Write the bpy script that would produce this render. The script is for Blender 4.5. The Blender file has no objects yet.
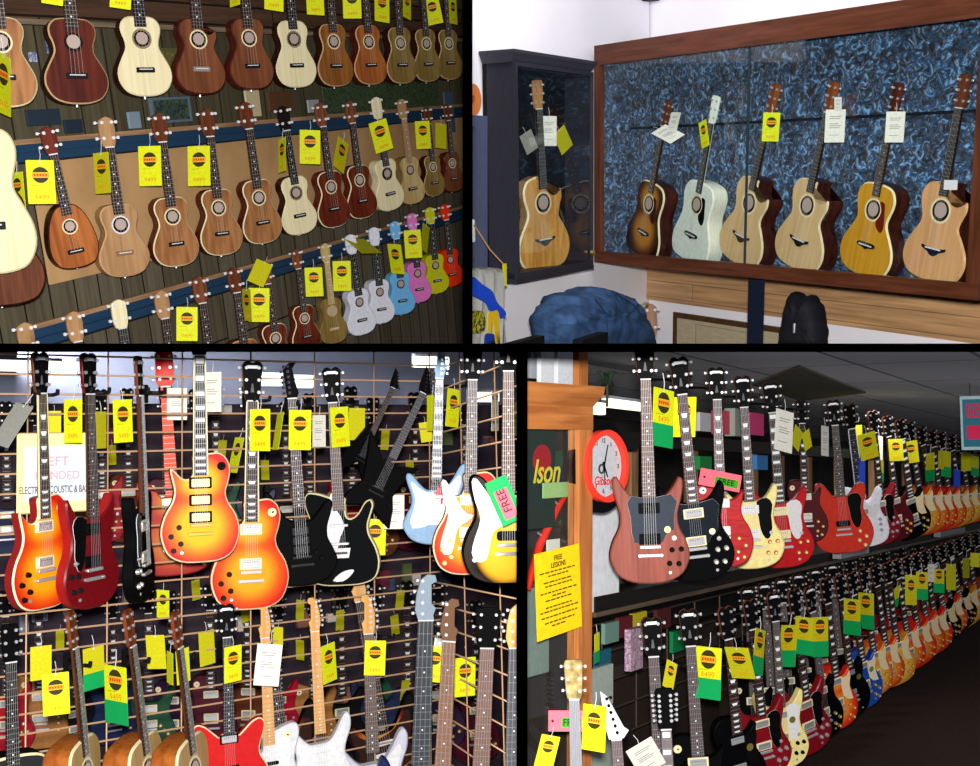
import bpy, math, random
from mathutils import Vector, Matrix
random.seed(7)
R = math.radians
F = 1150.0                       # focal length in pixels of the 980 px wide frame
CAM = Vector((0, 0, 2.5))
C = bpy.context.scene.collection

def ray(px, py):
    return Vector(((px - 490) / F, 1.0, (383 - py) / F))

# ---------------------------------------------------------------- materials
_m = {}
def col(c):
    if isinstance(c, str):
        c = c.lstrip('#'); c = [int(c[i:i + 2], 16) / 255 for i in (0, 2, 4)]
        c = [x / 12.92 if x <= .04045 else ((x + .055) / 1.055) ** 2.4 for x in c]
    return (c[0], c[1], c[2], 1)
def newmat(key):
    m = bpy.data.materials.new(key); m.use_nodes = True
    return m, m.node_tree, m.node_tree.nodes['Principled BSDF']
def solid(c, rough=.45, metal=0.0, spec=.5, coat=0.0):
    k = ('solid', str(c), rough, metal, spec, coat)
    if k not in _m:
        m, nt, p = newmat('paint'); n = nt.nodes.new('ShaderNodeTexNoise'); n.inputs['Scale'].default_value = 14
        mx = nt.nodes.new('ShaderNodeMix'); mx.data_type = 'RGBA'; mx.blend_type = 'MULTIPLY'
        rp = nt.nodes.new('ShaderNodeValToRGB'); rp.color_ramp.elements[0].color = (.86, .86, .86, 1); rp.color_ramp.elements[1].color = (1.05, 1.05, 1.05, 1)
        rp.color_ramp.elements[0].position = .3; rp.color_ramp.elements[1].position = .7
        nt.links.new(n.outputs[0], rp.inputs[0]); mx.inputs[0].default_value = 1
        mx.inputs[6].default_value = col(c); nt.links.new(rp.outputs[0], mx.inputs[7]); nt.links.new(mx.outputs[2], p.inputs['Base Color'])
        p.inputs['Roughness'].default_value = max(rough, .42) if metal < .5 else max(rough, .4); p.inputs['Metallic'].default_value = metal * .75
        p.inputs['Specular IOR Level'].default_value = spec * .3; p.inputs['Coat Weight'].default_value = coat * .12; p.inputs['Coat Roughness'].default_value = .25
        _m[k] = m
    return _m[k]
def coordsep(nt):
    t = nt.nodes.new('ShaderNodeTexCoord'); return t
def ramp(nt, cols):
    r = nt.nodes.new('ShaderNodeValToRGB'); e = r.color_ramp.elements
    while len(e) < len(cols): e.new(.5)
    for i, (p, c) in enumerate(cols):
        e[i].position = p; e[i].color = col(c)
    return r
def wood(c1, c2, sc=(40, 40, 2.2), rough=.4, coat=.3, dist=1.5, spec=.5):
    k = ('wood', str(c1), str(c2), sc, rough, coat)
    if k not in _m:
        m, nt, p = newmat('wood_grain'); t = coordsep(nt)
        mp = nt.nodes.new('ShaderNodeMapping'); mp.inputs['Scale'].default_value = sc
        n = nt.nodes.new('ShaderNodeTexNoise'); n.inputs['Scale'].default_value = 1; n.inputs['Detail'].default_value = 4; n.inputs['Distortion'].default_value = dist * .4
        r = ramp(nt, [(.32, c2), (.66, c1)])
        nt.links.new(t.outputs['Object'], mp.inputs[0]); nt.links.new(mp.outputs[0], n.inputs[0]); nt.links.new(n.outputs[0], r.inputs[0])
        nt.links.new(r.outputs[0], p.inputs['Base Color'])
        p.inputs['Roughness'].default_value = max(rough, .45); p.inputs['Coat Weight'].default_value = coat * .25; p.inputs['Coat Roughness'].default_value = .25
        p.inputs['Specular IOR Level'].default_value = spec * .35
        _m[k] = m
    return _m[k]
def burst(c0, c1, c2, zc=.145, ax=.17, az=.165, zu=.33, au=.13):
    """sunburst lacquer: two blended ovals on the lower and upper bout, from the centre colour out to the edge colour"""
    k = ('burst', c0, c1, c2, zc, ax)
    if k not in _m:
        m, nt, p = newmat('sunburst_lacquer'); t = coordsep(nt)
        ds = []
        for z, a, b in ((zc, ax, az), (zu, au, au * .9)):
            mp = nt.nodes.new('ShaderNodeMapping'); mp.inputs['Location'].default_value = (0, 0, -z / b); mp.inputs['Scale'].default_value = (1 / a, 0.0, 1 / b)
            nt.links.new(t.outputs['Object'], mp.inputs[0])
            l = nt.nodes.new('ShaderNodeVectorMath'); l.operation = 'LENGTH'; nt.links.new(mp.outputs[0], l.inputs[0]); ds.append(l)
        mn = nt.nodes.new('ShaderNodeMath'); mn.operation = 'SMOOTH_MIN'; mn.inputs[2].default_value = .25
        nt.links.new(ds[0].outputs['Value'], mn.inputs[0]); nt.links.new(ds[1].outputs['Value'], mn.inputs[1])
        r = ramp(nt, [(.42, c0), (.70, c1), (.90, c2)])
        nt.links.new(mn.outputs[0], r.inputs[0]); nt.links.new(r.outputs[0], p.inputs['Base Color'])
        p.inputs['Roughness'].default_value = .45; p.inputs['Specular IOR Level'].default_value = .15; p.inputs['Coat Weight'].default_value = .06; p.inputs['Coat Roughness'].default_value = .22
        _m[k] = m
    return _m[k]
def emit(c, s):
    k = ('emit', c, s)
    if k not in _m:
        m, nt, p = newmat('lamp_diffuser'); p.inputs['Emission Color'].default_value = col(c); p.inputs['Emission Strength'].default_value = s
        p.inputs['Base Color'].default_value = (.8, .8, .8, 1); _m[k] = m
    return _m[k]
def glass():
    k = 'glass'
    if k not in _m:
        m = bpy.data.materials.new('clear_glass'); m.use_nodes = True; nt = m.node_tree; nt.nodes.clear()
        o = nt.nodes.new('ShaderNodeOutputMaterial'); mx = nt.nodes.new('ShaderNodeMixShader'); lw = nt.nodes.new('ShaderNodeLayerWeight'); lw.inputs[0].default_value = .5; pw = nt.nodes.new('ShaderNodeMath'); pw.operation = 'POWER'; pw.inputs[1].default_value = 4.5; f = nt.nodes.new('ShaderNodeMath'); f.operation = 'MULTIPLY_ADD'; f.inputs[1].default_value = .85; f.inputs[2].default_value = .035; nt.links.new(lw.outputs['Facing'], pw.inputs[0]); nt.links.new(pw.outputs[0], f.inputs[0])
        a = nt.nodes.new('ShaderNodeBsdfTransparent'); a.inputs[0].default_value = (.95, .97, .97, 1); g = nt.nodes.new('ShaderNodeBsdfGlossy'); g.inputs['Roughness'].default_value = .02
        nt.links.new(f.outputs[0], mx.inputs[0]); nt.links.new(a.outputs[0], mx.inputs[1]); nt.links.new(g.outputs[0], mx.inputs[2]); nt.links.new(mx.outputs[0], o.inputs[0])
        _m[k] = m
    return _m[k]
def planks(c1, c2, gap, w, l, vertical=True, rough=.8, gapw=.012, bump=0, spec=.2):
    k = ('planks', c1, c2, gap, w, l, vertical, rough)
    if k not in _m:
        m, nt, p = newmat('boards'); t = coordsep(nt)
        s = nt.nodes.new('ShaderNodeSeparateXYZ'); cmb = nt.nodes.new('ShaderNodeCombineXYZ'); nt.links.new(t.outputs['Object'], s.inputs[0])
        a, b = ('X', 'Z') if vertical else ('Z', 'X')
        nt.links.new(s.outputs[b], cmb.inputs[0]); nt.links.new(s.outputs[a], cmb.inputs[1])
        br = nt.nodes.new('ShaderNodeTexBrick'); br.inputs['Scale'].default_value = 1; br.inputs['Brick Width'].default_value = l; br.inputs['Row Height'].default_value = w
        br.inputs['Mortar Size'].default_value = gapw * .5; br.inputs['Color1'].default_value = col(c1); br.inputs['Color2'].default_value = col(c2); br.inputs['Mortar'].default_value = col(gap)
        br.offset = .37
        nt.links.new(cmb.outputs[0], br.inputs['Vector'])
        mp = nt.nodes.new('ShaderNodeMapping'); mp.inputs['Scale'].default_value = (2, 1, 40) if not vertical else (40, 1, 2)
        n = nt.nodes.new('ShaderNodeTexNoise'); n.inputs['Scale'].default_value = 1; n.inputs['Detail'].default_value = 5; n.inputs['Distortion'].default_value = .5
        nt.links.new(t.outputs['Object'], mp.inputs[0]); nt.links.new(mp.outputs[0], n.inputs[0])
        rp = ramp(nt, [(.3, (.55, .55, .55)), (.7, (1.1, 1.1, 1.1))]); nt.links.new(n.outputs[0], rp.inputs[0])
        mx = nt.nodes.new('ShaderNodeMix'); mx.data_type = 'RGBA'; mx.blend_type = 'MULTIPLY'; mx.inputs[0].default_value = 1
        nt.links.new(br.outputs[0], mx.inputs[6]); nt.links.new(rp.outputs[0], mx.inputs[7]); nt.links.new(mx.outputs[2], p.inputs['Base Color'])
        p.inputs['Roughness'].default_value = rough; p.inputs['Specular IOR Level'].default_value = spec
        _m[k] = m
    return _m[k]
def mottled(c1, c2, scale=6, rough=.9, dist=0, detail=6, p0=.35, p1=.65, bump=0.0, c3=None):
    k = ('mott', c1, c2, scale, rough, dist, p0, p1)
    if k not in _m:
        m, nt, p = newmat('mottled'); t = coordsep(nt)
        n = nt.nodes.new('ShaderNodeTexNoise'); n.inputs['Scale'].default_value = scale; n.inputs['Detail'].default_value = detail; n.inputs['Distortion'].default_value = dist
        r = ramp(nt, [(p0, c1), (p1, c2)] + ([(min(1, p1 + .12), c3)] if c3 else [])); nt.links.new(t.outputs['Object'], n.inputs[0]); nt.links.new(n.outputs[0], r.inputs[0]); nt.links.new(r.outputs[0], p.inputs['Base Color'])
        p.inputs['Roughness'].default_value = rough; p.inputs['Specular IOR Level'].default_value = .25
        if bump:
            b = nt.nodes.new('ShaderNodeBump'); b.inputs['Strength'].default_value = bump; b.inputs['Distance'].default_value = .02
            nt.links.new(n.outputs[0], b.inputs['Height']); nt.links.new(b.outputs[0], p.inputs['Normal'])
        _m[k] = m
    return _m[k]

# ---------------------------------------------------------------- mesh builder
class MB:
    def __init__(s): s.v = []; s.f = []; s.m = []
    def add(s, vs, fs, mi=0):
        b = len(s.v); s.v += [tuple(v) for v in vs]
        for f in fs: s.f.append([b + i for i in f]); s.m.append(mi)
    def box(s, x0, x1, y0, y1, z0, z1, mi=0):
        s.add([(x, y, z) for x in (x0, x1) for y in (y0, y1) for z in (z0, z1)],
              [(0, 1, 3, 2), (4, 6, 7, 5), (0, 4, 5, 1), (2, 3, 7, 6), (0, 2, 6, 4), (1, 5, 7, 3)], mi); return s
    def rbox(s, x0, x1, y0, y1, z0, z1, r=.01, mi=0):
        """box with rounded corners seen from the front (-y) and a bevelled front edge"""
        pts = []
        for cx, cz, a0 in ((x1 - r, z1 - r, 0), (x0 + r, z1 - r, 90), (x0 + r, z0 + r, 180), (x1 - r, z0 + r, 270)):
            for i in range(4): a = R(a0 + i * 30); pts.append((cx + r * math.cos(a), cz + r * math.sin(a)))
        s.prism(pts, y0, y1, min(r, abs(y1 - y0)) * .35, (mi, mi, mi)); return s
    def prism(s, pts, yf, yb, bev=.004, mi=(0, 1, 2)):
        n = len(pts)
        A = sum(pts[i][0] * pts[(i + 1) % n][1] - pts[(i + 1) % n][0] * pts[i][1] for i in range(n))
        if A < 0: pts = pts[::-1]
        def inset(d):
            o = []
            for i in range(n):
                a, b, c = Vector(pts[i - 1]), Vector(pts[i]), Vector(pts[(i + 1) % n])
                e1, e2 = (b - a), (c - b); d_ = d * (max(.15, e1.normalized().dot(e2.normalized())) if e1.length > 1e-9 and e2.length > 1e-9 else .3); t = (c - a); t = t.normalized() if t.length > 1e-9 else Vector((1, 0)); o.append((b.x - t.y * d_, b.y + t.x * d_))
            return o
        ins = inset(bev)
        rings = [(ins, yf), (pts, yf + bev), (pts, yb - bev), (ins, yb)] if bev > 0 else [(pts, yf), (pts, yb)]
        b = len(s.v)
        for ps, y in rings: s.v += [(p[0], y, p[1]) for p in ps]
        s.f.append([b + i for i in range(n)]); s.m.append(mi[0])
        last = b + (len(rings) - 1) * n
        s.f.append([last + i for i in range(n)][::-1]); s.m.append(mi[1])
        for k in range(len(rings) - 1):
            for i in range(n):
                j = (i + 1) % n
                s.f.append([b + k * n + i, b + (k + 1) * n + i, b + (k + 1) * n + j, b + k * n + j]); s.m.append(mi[2] if (k == 0 and bev > 0) else mi[1])
        return s
    def cyl(s, c, ax, r, h, n=12, mi=0, r2=None):
        ax = Vector(ax).normalized(); u = ax.orthogonal().normalized(); w = ax.cross(u); c = Vector(c); r2 = r if r2 is None else r2
        vs = [c + (u * math.cos(2 * math.pi * i / n) + w * math.sin(2 * math.pi * i / n)) * r for i in range(n)] + \
             [c + ax * h + (u * math.cos(2 * math.pi * i / n) + w * math.sin(2 * math.pi * i / n)) * r2 for i in range(n)]
        s.add(vs, [list(range(n))[::-1], list(range(n, 2 * n))] + [(i, (i + 1) % n, n + (i + 1) % n, n + i) for i in range(n)], mi); return s
    def tube(s, pts, r, n=8, mi=0):
        pts = [Vector(p) for p in pts]; b = len(s.v); u = None
        for k, p in enumerate(pts):
            t = (pts[min(k + 1, len(pts) - 1)] - pts[max(k - 1, 0)]).normalized()
            u = t.orthogonal().normalized() if u is None else (u - t * u.dot(t)).normalized(); w = t.cross(u)
            rr = r[k] if isinstance(r, (list, tuple)) else r
            s.v += [tuple(p + (u * math.cos(2 * math.pi * i / n) + w * math.sin(2 * math.pi * i / n)) * rr) for i in range(n)]
        for k in range(len(pts) - 1):
            for i in range(n): s.f.append([b + k * n + i, b + k * n + (i + 1) % n, b + (k + 1) * n + (i + 1) % n, b + (k + 1) * n + i]); s.m.append(mi)
        s.f.append([b + i for i in range(n)][::-1]); s.m.append(mi); e = b + (len(pts) - 1) * n; s.f.append([e + i for i in range(n)]); s.m.append(mi); return s
    def ring(s, c, r0, r1, y0, y1, n=28, mi=0, sz=1.0):
        b = len(s.v)
        for r, y in ((r0, y0), (r1, y0), (r1, y1), (r0, y1)):
            s.v += [(c[0] + r * math.cos(2 * math.pi * i / n), y, c[1] + sz * r * math.sin(2 * math.pi * i / n)) for i in range(n)]
        for k in range(4):
            for i in range(n):
                j = (i + 1) % n; k2 = (k + 1) % 4
                s.f.append([b + k * n + i, b + k * n + j, b + k2 * n + j, b + k2 * n + i]); s.m.append(mi)
        return s
    def mesh(s, name, mats, smooth=True):
        me = bpy.data.meshes.new(name); me.from_pydata(s.v, [], s.f)
        for i, p in enumerate(me.polygons): p.material_index = min(s.m[i], len(mats) - 1)
        for m in mats: me.materials.append(m)
        me.update()
        import bmesh
        bm = bmesh.new(); bm.from_mesh(me); bmesh.ops.recalc_face_normals(bm, faces=bm.faces); bm.to_mesh(me); bm.free()
        if smooth:
            me.shade_smooth(); me.set_sharp_from_angle(angle=R(38))
        return me

def spline(pts, k=5):
    n = len(pts); out = []
    for i in range(n):
        p0, p1, p2, p3 = [Vector(pts[(i + j) % n]) for j in (-1, 0, 1, 2)]
        for q in range(k):
            t = q / k
            out.append(tuple(.5 * ((2 * p1) + (p2 - p0) * t + (2 * p0 - 5 * p1 + 4 * p2 - p3) * t * t + (3 * p1 - p0 - 3 * p2 + p3) * t ** 3)))
    return out

def tag(o, label=None, cat=None, group=None, kind=None):
    if label: o['label'] = label
    if cat: o['category'] = cat
    if group: o['group'] = group
    if kind: o['kind'] = kind
    return o
def link(name, me, mw=None, parent=None, loc=None):
    o = bpy.data.objects.new(name, me); C.objects.link(o)
    if parent is not None: o.parent = parent
    if mw is not None: o.matrix_world = mw
    if loc is not None: o.location = loc
    return o
def empty(name, mw):
    o = bpy.data.objects.new(name, None); C.objects.link(o); o.empty_display_size = .05; o.matrix_world = mw; return o

# ---------------------------------------------------------------- wall frames
class Bay:
    """a wall of one shop corner: local x runs along the wall to the right, z up the wall, -y out towards the shopper"""
    def __init__(s, px, py, dist, d, lean_b):
        s.p = CAM + ray(px, py) * dist
        X = Vector(d).normalized(); X = X if X.x > 0 else -X
        Z = Vector(lean_b); Z = (Z - X * Z.dot(X)).normalized()
        s.X, s.Z = X, Z; s.Y = Z.cross(X).normalized()
        s.M = Matrix((s.X, s.Y, s.Z)).transposed().to_4x4(); s.M.translation = s.p
        s.I = s.M.inverted()
    def W(s, px, py, off=0):                       # world point on the plane 'off' metres in front of the wall
        r = ray(px, py); t = (s.p - s.Y * off - CAM).dot(s.Y) / r.dot(s.Y); return CAM + r * t
    def L(s, px, py, off=0): return s.I @ s.W(px, py, off)
    def box(s, name, pa, pb, o0, o1, mat, parent=None, kind=None):   # box spanning pixel corners pa (top left) to pb (bottom right), in wall coordinates
        a = s.L(*pa, o1); b = s.L(*pb, o1)
        m = MB().box(a.x, b.x, -o1, -o0, b.z, a.z)
        o = link(name, m.mesh(name, [mat], False), s.M)
        if kind: o['kind'] = kind
        return o
    def lbox(s, name, x0, x1, o0, o1, z0, z1, mat, kind=None):
        o = link(name, MB().box(x0, x1, -o1, -o0, z0, z1).mesh(name, [mat], False), s.M)
        if kind: o['kind'] = kind
        return o
    def quad(s, name, corners, off, thick, mat, kind='structure'):  # wall polygon through four frame points
        P = [s.L(*c, off) for c in corners]
        vs = [(p.x, p.y, p.z) for p in P] + [(p.x, p.y + thick, p.z) for p in P]; n = len(P)
        m = MB(); m.add(vs, [list(range(n)), list(range(n, 2 * n))[::-1]] + [(i, n + i, n + (i + 1) % n, (i + 1) % n) for i in range(n)])
        o = link(name, m.mesh(name, [mat], False), s.M); o['kind'] = kind; return o

def pose(B, T, theta, length):
    """matrix of a thing hanging from T down to B whose front is turned theta degrees to its right of the shopper; and its scale"""
    z = (T - B); Ln = z.length; z.normalize()
    v = CAM - B; v = (v - z * v.dot(z)).normalized(); r = z.cross(v)
    f = v * math.cos(R(theta)) + r * math.sin(R(theta))
    y = -f; x = y.cross(z); k = Ln / length
    M = Matrix((x * k, y * k, z * k)).transposed().to_4x4(); M.translation = B
    return M

# ---------------------------------------------------------------- each corner's things stop at the dark boards around it
BAYS = {}; _seen = set()
def mark(b):
    BAYS[b] = [o for o in C.objects if o.parent is None and o.name not in _seen]; _seen.update(o.name for o in BAYS[b])
def clip_all():
    import bmesh
    bpy.context.view_layer.update()
    P = {'up': (344.0, 'z', 1), 'dn': (351.6, 'z', -1), 'tl': (463.0, 'x', -1), 'tr': (472.0, 'x', 1), 'bl': (517.0, 'x', -1), 'br': (526.8, 'x', 1)}
    use = {'TL': ('up', 'tl'), 'TR': ('up', 'tr'), 'BL': ('dn', 'bl'), 'BR': ('dn', 'br')}
    pl = {}
    for k, (v, ax, sg) in P.items():
        if ax == 'z': n = Vector((1, 0, 0)).cross(ray(490, v)).normalized(); n = n if n.z * sg > 0 else -n
        else: n = ray(v, 383).cross(Vector((0, 0, 1))).normalized(); n = n if n.x * sg > 0 else -n
        pl[k] = n                                   # kept side: (p - CAM).n > 0
    kids = {}
    for o in C.objects:
        if o.parent: kids.setdefault(o.parent.name, []).append(o)
    for b, tops in BAYS.items():
        names = [t.name for t in tops]
        for top in tops:
            if top.type not in ('MESH', 'EMPTY', 'FONT'): continue
            fam = [top]
            for o in fam: fam += kids.get(o.name, [])
            dead = []
            for o in fam:
                if o.type != 'MESH': continue
                for k in use[b]:
                    n = pl[k]; ds = [(o.matrix_world @ Vector(c) - CAM).dot(n) for c in o.bound_box]
                    if min(ds) >= 0: continue
                    if max(ds) <= 0: dead.append(o); break
                    o.data = o.data.copy(); I = o.matrix_world.inverted(); co = I @ CAM; nn = (o.matrix_world.to_3x3().transposed() @ n).normalized()
                    bm = bmesh.new(); bm.from_mesh(o.data)
                    r = bmesh.ops.bisect_plane(bm, geom=bm.verts[:] + bm.edges[:] + bm.faces[:], plane_co=co, plane_no=nn, clear_inner=True)
                    ed = [e for e in r['geom_cut'] if isinstance(e, bmesh.types.BMEdge)]
                    if ed: bmesh.ops.holes_fill(bm, edges=ed, sides=0)
                    bm.to_mesh(o.data); bm.free(); o.data.update()
                    if not o.data.polygons: dead.append(o); break
            dn = {o.name for o in dead}
            for o in dead:                          # a sub-part of a part that went keeps its place under the thing
                for ch in kids.get(o.name, []):
                    if ch.name not in dn: mw = ch.matrix_world.copy(); ch.parent = o.parent; ch.matrix_world = mw
            for o in dead:
                bpy.data.objects.remove(o)
        for nm in [n for n in names if n in bpy.data.objects and bpy.data.objects[n].type == 'EMPTY' and not bpy.data.objects[n].children]:
            bpy.data.objects.remove(bpy.data.objects[nm])
# ---------------------------------------------------------------- instruments: a template is a list of parts, each (name, mesh, place, sub-parts, label)
class Tpl:
    def __init__(s, name, length): s.name = name; s.length = length; s.parts = []; s.roots = None
    def part(s, name, me, loc=(0, 0, 0), label=None):
        p = [name, me, loc, [], label]; s.parts.append(p); return p
def sub(p, name, me, loc=(0, 0, 0), label=None): p[3].append((name, me, loc, label))
def inst(t, M, label, cat, group=None, name=None):
    if t.roots is None:                         # the first one is built
        r = empty(name or t.name, M); t.roots = r
        for nm, me, loc, subs, lb in t.parts:
            o = link(nm, me, parent=r, loc=loc); tag(o, lb)
            for n2, m2, l2, lb2 in subs: tag(link(n2, m2, parent=o, loc=l2), lb2)
        tag(r, label, cat, group); return r
    r = t.roots.copy(); C.objects.link(r); r.matrix_world = M     # the others are copies of the thing, its parts and their sub-parts
    if name: r.name = name
    for k in ('label', 'category', 'group'):
        if k in r: del r[k]
    tag(r, label, cat, group)
    for ch in list(t.roots.children):
        c = ch.copy(); C.objects.link(c); c.parent = r
        for g in list(ch.children):
            d = g.copy(); C.objects.link(d); d.parent = c
    return r

BLK = solid('08080a', .6, 0, .2, 0); CREAM = solid('e8dcb0', .4); WHITE = solid('dcdce0', .45); CHROME = solid('d0d0d4', .22, .9); GOLD = solid('c09a4a', .3, .8)
DARKM = solid('26262a', .35, .7); ROSE = wood('3a2620', '20130f', (60, 60, 3), .55, 0); EBONY = solid('15151a', .5); MAPLE = wood('d9a764', 'c98f4c', (60, 60, 3), .35, .3)
MAHN = wood('6d3a22', '4d2414', (50, 50, 2), .4, .2); FRET = solid('8c8c90', .4, .5); PEARL = solid('e4e8ec', .25); NICK = solid('c8c8cc', .25, .85)

def neck_mesh(z0, z1, w0, w1, yf, mat):
    """shaft behind the fingerboard, rounded at the back"""
    m = MB(); n = 7; rings = []
    for z, w, d in ((z0, w0, .022), (z0 + .1 * (z1 - z0), w0, .020), (z1, w1, .016)):
        rings.append([(-(w / 2) * math.cos(math.pi * i / (n - 1)), yf + d * math.sin(math.pi * i / (n - 1)), z) for i in range(n)])
    vs = [v for r in rings for v in r]; fs = []
    for k in range(2):
        for i in range(n): j = (i + 1) % n; fs.append((k * n + i, k * n + j, (k + 1) * n + j, (k + 1) * n + i))
    fs += [list(range(n))[::-1], list(range(2 * n, 3 * n))]
    m.add(vs, fs); return m.mesh('neck', [mat])
def board_mesh(z0, z1, w0, w1, yf, th, mat, frets, inlay, imat, bind=None, scale_l=None):
    m = MB()
    def wz(z): return w0 + (w1 - w0) * (z - z0) / (z1 - z0)
    m.add([(-w0 / 2, yf, z0), (w0 / 2, yf, z0), (w1 / 2, yf, z1), (-w1 / 2, yf, z1), (-w0 / 2, yf - th, z0), (w0 / 2, yf - th, z0), (w1 / 2, yf - th, z1), (-w1 / 2, yf - th, z1)],
          [(4, 5, 6, 7), (0, 3, 2, 1), (0, 1, 5, 4), (1, 2, 6, 5), (2, 3, 7, 6), (3, 0, 4, 7)])
    if bind:
        for s in (-1, 1):
            m.add([(s * (w0 / 2 - .0015), yf - th - .0006, z0), (s * (w0 / 2 + .003), yf - th - .0006, z0), (s * (w1 / 2 + .003), yf - th - .0006, z1), (s * (w1 / 2 - .0015), yf - th - .0006, z1),
                   (s * (w0 / 2 + .003), yf, z0), (s * (w1 / 2 + .003), yf, z1)], [(0, 1, 2, 3), (1, 4, 5, 2)], 3)
    S = scale_l or (z1 - z0) / (1 - 2 ** (-frets / 12)); zs = [z1 - S * (1 - 2 ** (-i / 12)) for i in range(frets + 1)]
    for i, z in enumerate(zs[1:], 1):
        if z < z0 + .001: break
        w = wz(z) / 2; m.box(-w, w, yf - th - .0012, yf - th, z - .0008, z + .0008, 1)
        if inlay and i in (3, 5, 7, 9, 12, 15, 17, 19, 21) + ((1,) if inlay == 'block' else ()):
            zc = (z + zs[i - 1]) / 2; h = (zs[i - 1] - z)
            if inlay == 'dot': m.cyl((0, yf - th + .0003, zc), (0, -1, 0), min(.0035, wz(z) * .08), .0008, 8, 2)
            elif inlay == 'block': m.box(-w * .72, w * .72, yf - th - .0006, yf - th, zc - h * .3, zc + h * .3, 2)
            else:
                a = w * .62; b = w * .42; y = yf - th - .0006
                m.add([(-b, y, zc - h * .3), (b, y, zc - h * .3), (a, y, zc + h * .3), (-a, y, zc + h * .3)], [(0, 1, 2, 3)], 2)
    return m.mesh('fretboard', [mat, FRET, imat, bind or CREAM], False)

HEADS = {  # outline (x, z) from the nut upward, as fractions of head width / head length
    'uke': [(-.36, 0), (.36, 0), (.47, .2), (.5, .55), (.46, .88), (.2, .97), (0, 1.0), (-.2, .97), (-.46, .88), (-.5, .55), (-.47, .2)],
    'acoustic': [(-.36, 0), (.36, 0), (.44, .18), (.5, .9), (.42, .98), (0, 1.0), (-.42, .98), (-.5, .9), (-.44, .18)],
    'book': [(-.30, 0), (.30, 0), (.40, .16), (.44, .45), (.50, .88), (.38, .97), (.22, 1.0), (.08, .96), (0, .93), (-.08, .96), (-.22, 1.0), (-.38, .97), (-.50, .88), (-.44, .45), (-.40, .16)],
    'fender': [(-.28, 0), (.30, 0), (.28, .10), (.36, .26), (.20, .36), (.17, .80), (.36, .86), (.30, 1.0), (.02, 1.02), (-.22, .90), (-.36, .55), (-.40, .22)],
    'pointy': [(-.26, 0), (.26, 0), (.46, .16), (.30, .24), (-.22, .92), (-.46, 1.05), (-.42, .7), (-.38, .3)],
    'ibanez': [(-.26, 0), (.28, 0), (.40, .12), (.22, .5), (.10, .80), (.34, .98), (-.04, .98), (-.40, .80), (-.32, .3)],
    'slot': [(-.34, 0), (.34, 0), (.5, .12), (.5, .9), (.25, 1.0), (-.25, 1.0), (-.5, .9), (-.5, .12)],
}
def dense(pts, k=3, closed=True):
    o = []; n = len(pts)
    for i in range(n):
        a, b = Vector(pts[i]), Vector(pts[(i + 1) % n])
        for q in range(k): o.append(tuple(a.lerp(b, q / k)))
    return o
def add_head(t, kind, z1, hl, hw, yf, mat, nt, peg=NICK, face=None, mir=1, logo=None, lod=0, crownmat=None):
    """headstock with its tuning pegs; nt = number of pegs"""
    pts = [(x * hw * mir, z1 + z * hl) for x, z in HEADS[kind]]
    m = MB(); m.prism(pts, yf - .001, yf + .014, .0015, (1, 0, 0))
    pegs = []
    if kind in ('fender', 'ibanez', 'pointy'):
        for i in range(nt):
            f = .14 + .74 * i / max(1, nt - 1)
            if kind == 'pointy': pegs.append(((-.30 + .12 * (1 - f)) * 1 + .28 * (1 - f), f, -1 if False else 1))
            else: pegs.append((-.12 - .05 * f, f, -1))
    else:
        for s in (-1, 1):
            for i in range(nt // 2): pegs.append((s * .30, .2 + .62 * (i + (.15 if kind == 'uke' else 0)) / max(1, nt // 2 - 1) * (.85 if kind == 'uke' else 1), s))
    def edge(f, sgn):
        xs = []
        P = HEADS[kind]
        for i in range(len(P)):
            (xa, za), (xb, zb) = P[i], P[(i + 1) % len(P)]
            if (za - f) * (zb - f) <= 0 and abs(za - zb) > 1e-6: xs.append(xa + (xb - xa) * (f - za) / (zb - za))
        return (max(xs) if sgn > 0 else min(xs)) if xs else sgn * .5
    def peg_mesh(x, f, sd, mm):
        z = z1 + f * hl; pr = min(.0068, hw * .11); ex = edge(f, sd) * hw
        mm.cyl((x * hw * mir, yf - .0005, z), (0, -1, 0), pr, .007, 8, 2)
        mm.cyl((ex * mir, yf + .009, z), (sd * mir, 0, 0), .0022, .009, 6, 2)
        mm.rbox(min((ex + sd * .006) * mir, (ex + sd * .017) * mir), max((ex + sd * .006) * mir, (ex + sd * .017) * mir), yf + .004, yf + .013, z - .006, z + .006, .003, 2)
    if lod:
        for x, f, sd in pegs: peg_mesh(x, f, sd, m)
    h = t.part('headstock', m.mesh('headstock', [mat, face or mat, peg]))
    if not lod:
        for x, f, sd in pegs:
            mm = MB(); peg_mesh(x, f, sd, mm); sub(h, 'tuning_peg', mm.mesh('tuning_peg', [peg, peg, peg]))
        if logo:
            mm = MB(); mm.rbox(-hw * .26, hw * .26, yf - .0022, yf - .001, z1 + hl * .80, z1 + hl * .88, .002); sub(h, 'maker_inlay', mm.mesh('maker_inlay', [logo]))
            mm = MB(); mm.add([(-hw * .09, yf - .0018, z1 + hl * .2), (hw * .09, yf - .0018, z1 + hl * .2), (hw * .03, yf - .0018, z1 + hl * .42), (-hw * .03, yf - .0018, z1 + hl * .42)], [(0, 1, 2, 3)])
            if kind == 'book': sub(h, 'truss_rod_cover', mm.mesh('truss_rod_cover', [solid('5a5a5e', .5)]))
    return h

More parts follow.
